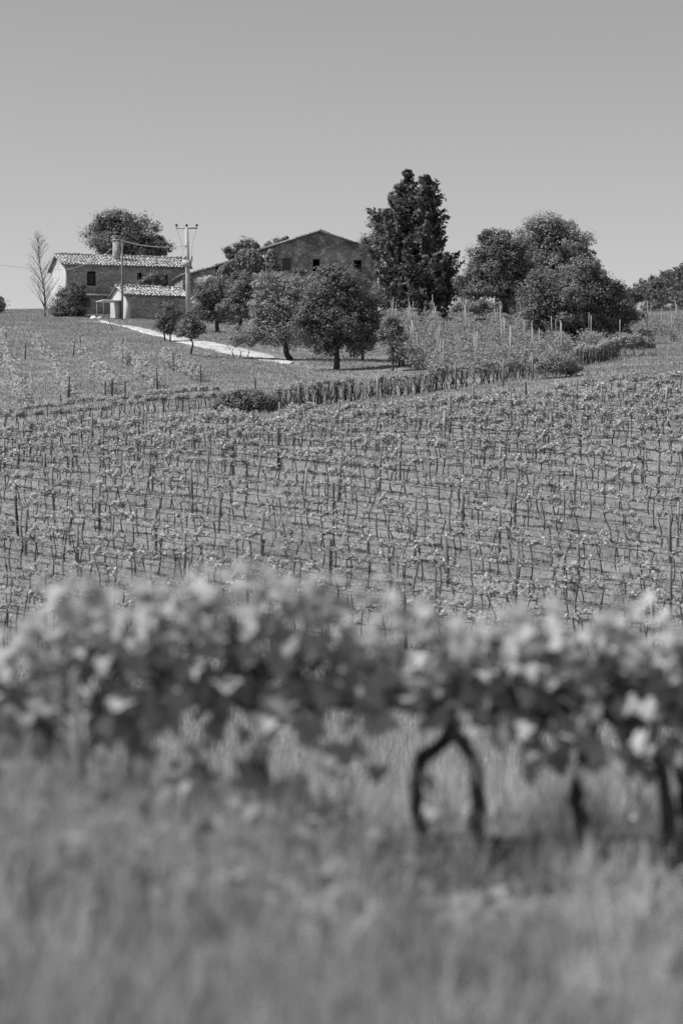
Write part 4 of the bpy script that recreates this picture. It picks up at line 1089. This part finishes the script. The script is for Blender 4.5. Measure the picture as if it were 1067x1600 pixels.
def build_front_vines():
    rng = np.random.default_rng(37)
    lm = MB().add(PV, PT, 1.0)
    leafmesh = [MB().add(PV*np.array([1, 1, k]), PT, tt).mesh('leaf', 'near_leaf') for k, tt in ((1, 1.0), (1.6, 1.2), (.6, .85))]
    px = F/10.6
    def W(u, y, d): return np.array([(u-CU)/F*d, d, hgt(y, d)])
    # trunk polylines in space: (photo column, row, distance)
    trunks = [
        [(-130, 1380, 10.2), (-140, 1260, 10.2), (-120, 1150, 10.2)],
        [(60, 1390, 10.15), (50, 1250, 10.2), (80, 1130, 10.2)],
        [(232, 1380, 10.3), (222, 1240, 10.3), (218, 1110, 10.3), (260, 1070, 10.3)],
        [(445, 1380, 10.4), (420, 1260, 10.4), (408, 1180, 10.4), (440, 1120, 10.4)],
        [(668, 1362, 11.0), (660, 1310, 11.0), (648, 1250, 10.95), (655, 1195, 10.9), (690, 1160, 10.8), (712, 1120, 10.7)],
        [(735, 1400, 10.2), (742, 1320, 10.2), (747, 1240, 10.3), (735, 1180, 10.4), (705, 1140, 10.5), (690, 1110, 10.6)],
        [(935, 1392, 10.4), (915, 1310, 10.5), (903, 1245, 10.6), (914, 1180, 10.7), (930, 1120, 10.7)],
        [(1048, 1390, 10.4), (1044, 1290, 10.5), (1034, 1210, 10.6), (1005, 1165, 10.6), (985, 1130, 10.6)],
        [(1085, 1370, 10.8), (1072, 1280, 10.8), (1062, 1200, 10.8), (1080, 1120, 10.8)],
        [(1230, 1390, 10.8), (1240, 1250, 10.8), (1230, 1130, 10.8)]]
    labs = ['foreground grapevine cut off by the left edge of the picture', 'blurred foreground grapevine behind the slim pale post', 'blurred foreground grapevine with dark shaded heart at the left',
            'blurred leafy foreground grapevine left of the arched trunks', 'blurred grapevine with the dark left trunk of the arch', 'blurred grapevine with the paler right trunk of the arch',
            'blurred grapevine with a short dark trunk right of the arch', 'blurred grapevine with hooked trunk near the right edge', 'blurred dark-trunked grapevine at the right edge of the picture', 'foreground grapevine beyond the right edge of the picture']
    for vi, tr in enumerate(trunks):
        P0 = np.array([W(*q) for q in tr]); base = P0[0].copy(); base[2] = float(ground(base[0], base[1]))
        root = thing('grapevine', base, labs[vi], 'grapevine', 'blurred vines in front')
        s = np.linspace(0, 1, len(P0)); q = np.linspace(0, 1, 18)
        P = np.stack([pchip(s, P0[:, k], q) for k in range(3)], 1) - base
        P[0, 2] = -.1
        P[1:-1] += rng.normal(0, .006, (16, 3))
        t = MB(); r = np.linspace(.038, .026, 18)*rng.uniform(.9, 1.15, 18); t.tube(P, r, 9)
        hd = P[-1]; z0 = hd[2]
        arms = []
        for sg in (-1, 1):
            k = np.linspace(0, 1, 9); L = rng.uniform(.38, .5)
            A = np.stack([hd[0] + sg*L*k, hd[1] + rng.normal(0, .04)*k, hd[2] + .05*np.sin(k*3) + rng.normal(0, .012, 9)], 1); A[0] = hd
            t.tube(A, np.linspace(.024, .012, 9), 7); arms.append(A)
        t.obj('trunk', 'vine_bark', root, True)
        cn = MB(); fo = MB(); nsep = 0
        for si in range(13):
            A = arms[si % 2]; p = A[rng.integers(0, 9)]
            L = rng.uniform(.25, .72)*(.95 if vi < 5 else .8)
            tall = False
            e = p + np.array([rng.normal(0, .16), rng.normal(-.03, .2), L*.85]); mid = (p+e)/2 + np.array([rng.normal(0, .04), rng.normal(0, .04), .03])
            pts = np.array([p, mid, e]); cn.tube(pts, [.007, .005, .003], 4)
            nl = int(L/.04)
            for k in range(nl):
                w = (k+.6)/nl; c0 = p + (e-p)*w + (mid-(p+e)/2)*math.sin(math.pi*w)
                az = k*2.5 + rng.normal(0, .5); o = np.array([math.cos(az), math.sin(az), rng.uniform(-.1, .5)])
                c = c0 + o*rng.uniform(.05, .11)
                size = (.155 - .07*w)*rng.uniform(.7, 1.25)
                nr = np.array([o[0]*.4 - .15, o[1]*.4 - .3, .75]) + rng.normal(0, .36, 3)
                tip = o + np.array([0, 0, -.45])
                if nsep < 26 and o[1] < -.25 and rng.random() < .6:
                    nsep += 1
                    N = unit(nr); Aq = unit(tip - np.dot(tip, N)*N); B = np.cross(Aq, N)
                    ob = put('leaf', leafmesh[rng.integers(3)], root)
                    from mathutils import Matrix
                    ob.matrix_local = Matrix([[B[0]*size, Aq[0]*size, N[0]*size, c[0]], [B[1]*size, Aq[1]*size, N[1]*size, c[1]], [B[2]*size, Aq[2]*size, N[2]*size, c[2]], [0, 0, 0, 1]])
                else:
                    add_palm(fo, c, nr, tip, size, rng.uniform(.7, 1.25))
        # lower leaves hanging below the arms
        for k in range(46 if vi < 4 else (22 if vi in (4, 5) else 44)):
            A = arms[k % 2]; c = A[rng.integers(0, 9)] + np.array([rng.normal(0, .12), rng.normal(-.06, .16), rng.uniform(-.3 if vi < 4 else (-.11 if vi in (4, 5) else -.25), .1)])
            add_palm(fo, c, np.array([rng.normal(0, .4), -.5, .5]) + rng.normal(0, .3, 3), np.array([rng.normal(0, .5), -.3, -.8]), rng.uniform(.08, .15), rng.uniform(.7, 1.2))
        # one long shoot rising above the rest on some vines
        tops = {2: (205, 830), 3: (455, 715), 6: (805, 865), 7: (985, 790), 5: (600, 840)}
        if vi in tops:
            u_, y_ = tops[vi]; e = W(u_, y_, base[1]) - base; p = arms[0][4]
            pts = np.array([p + (e-p)*w + np.array([.05*math.sin(w*3), 0, 0]) for w in np.linspace(0, 1, 8)]); cn.tube(pts, np.linspace(.007, .002, 8), 4)
            for k in range(16):
                w = .3 + .7*k/15; c = p + (e-p)*w + rng.normal(0, .035, 3); add_palm(fo, c, rng.normal(0, .6, 3) + np.array([0, -.3, .5]), rng.normal(0, .5, 3) + np.array([0, 0, .3]), .085*(1.25-w), rng.uniform(.9, 1.3))
        cn.obj('cane', 'vine_bark', root)
        fb = fo.obj('foliage', 'near_leaf', root); fb['kind'] = 'stuff'
    # drip hose lying along the row, slim post
    H = []
    for u in np.linspace(-250, 1350, 40):
        d = 10.75; H.append(((u-CU)/F*d, d + rng.normal(0, .01), EYE - (1312 - CV)/F*d + .012*math.sin(u*.02)))
    H = np.array(H); o = MB().tube(H - H[0], .009, 6).obj('drip_hose', 'cable', smooth=True); o.location = [float(c) for c in H[0]]
    tag(o, 'dark drip hose stretched low between the blurred foreground trunks', 'hose')
    loc = at(122, 9.4); ht = hgt(1052, 9.4) - loc[2]
    o = MB().tube([(0, 0, -.2), (.01, 0, ht*.5), (-.01, 0, ht)], [.021, .02, .019], 8).obj('vineyard_post', 'old_wood'); o.location = [float(c) for c in loc]
    tag(o, 'slim pale blurred post standing in the foreground grass', 'post')
build_front_vines()
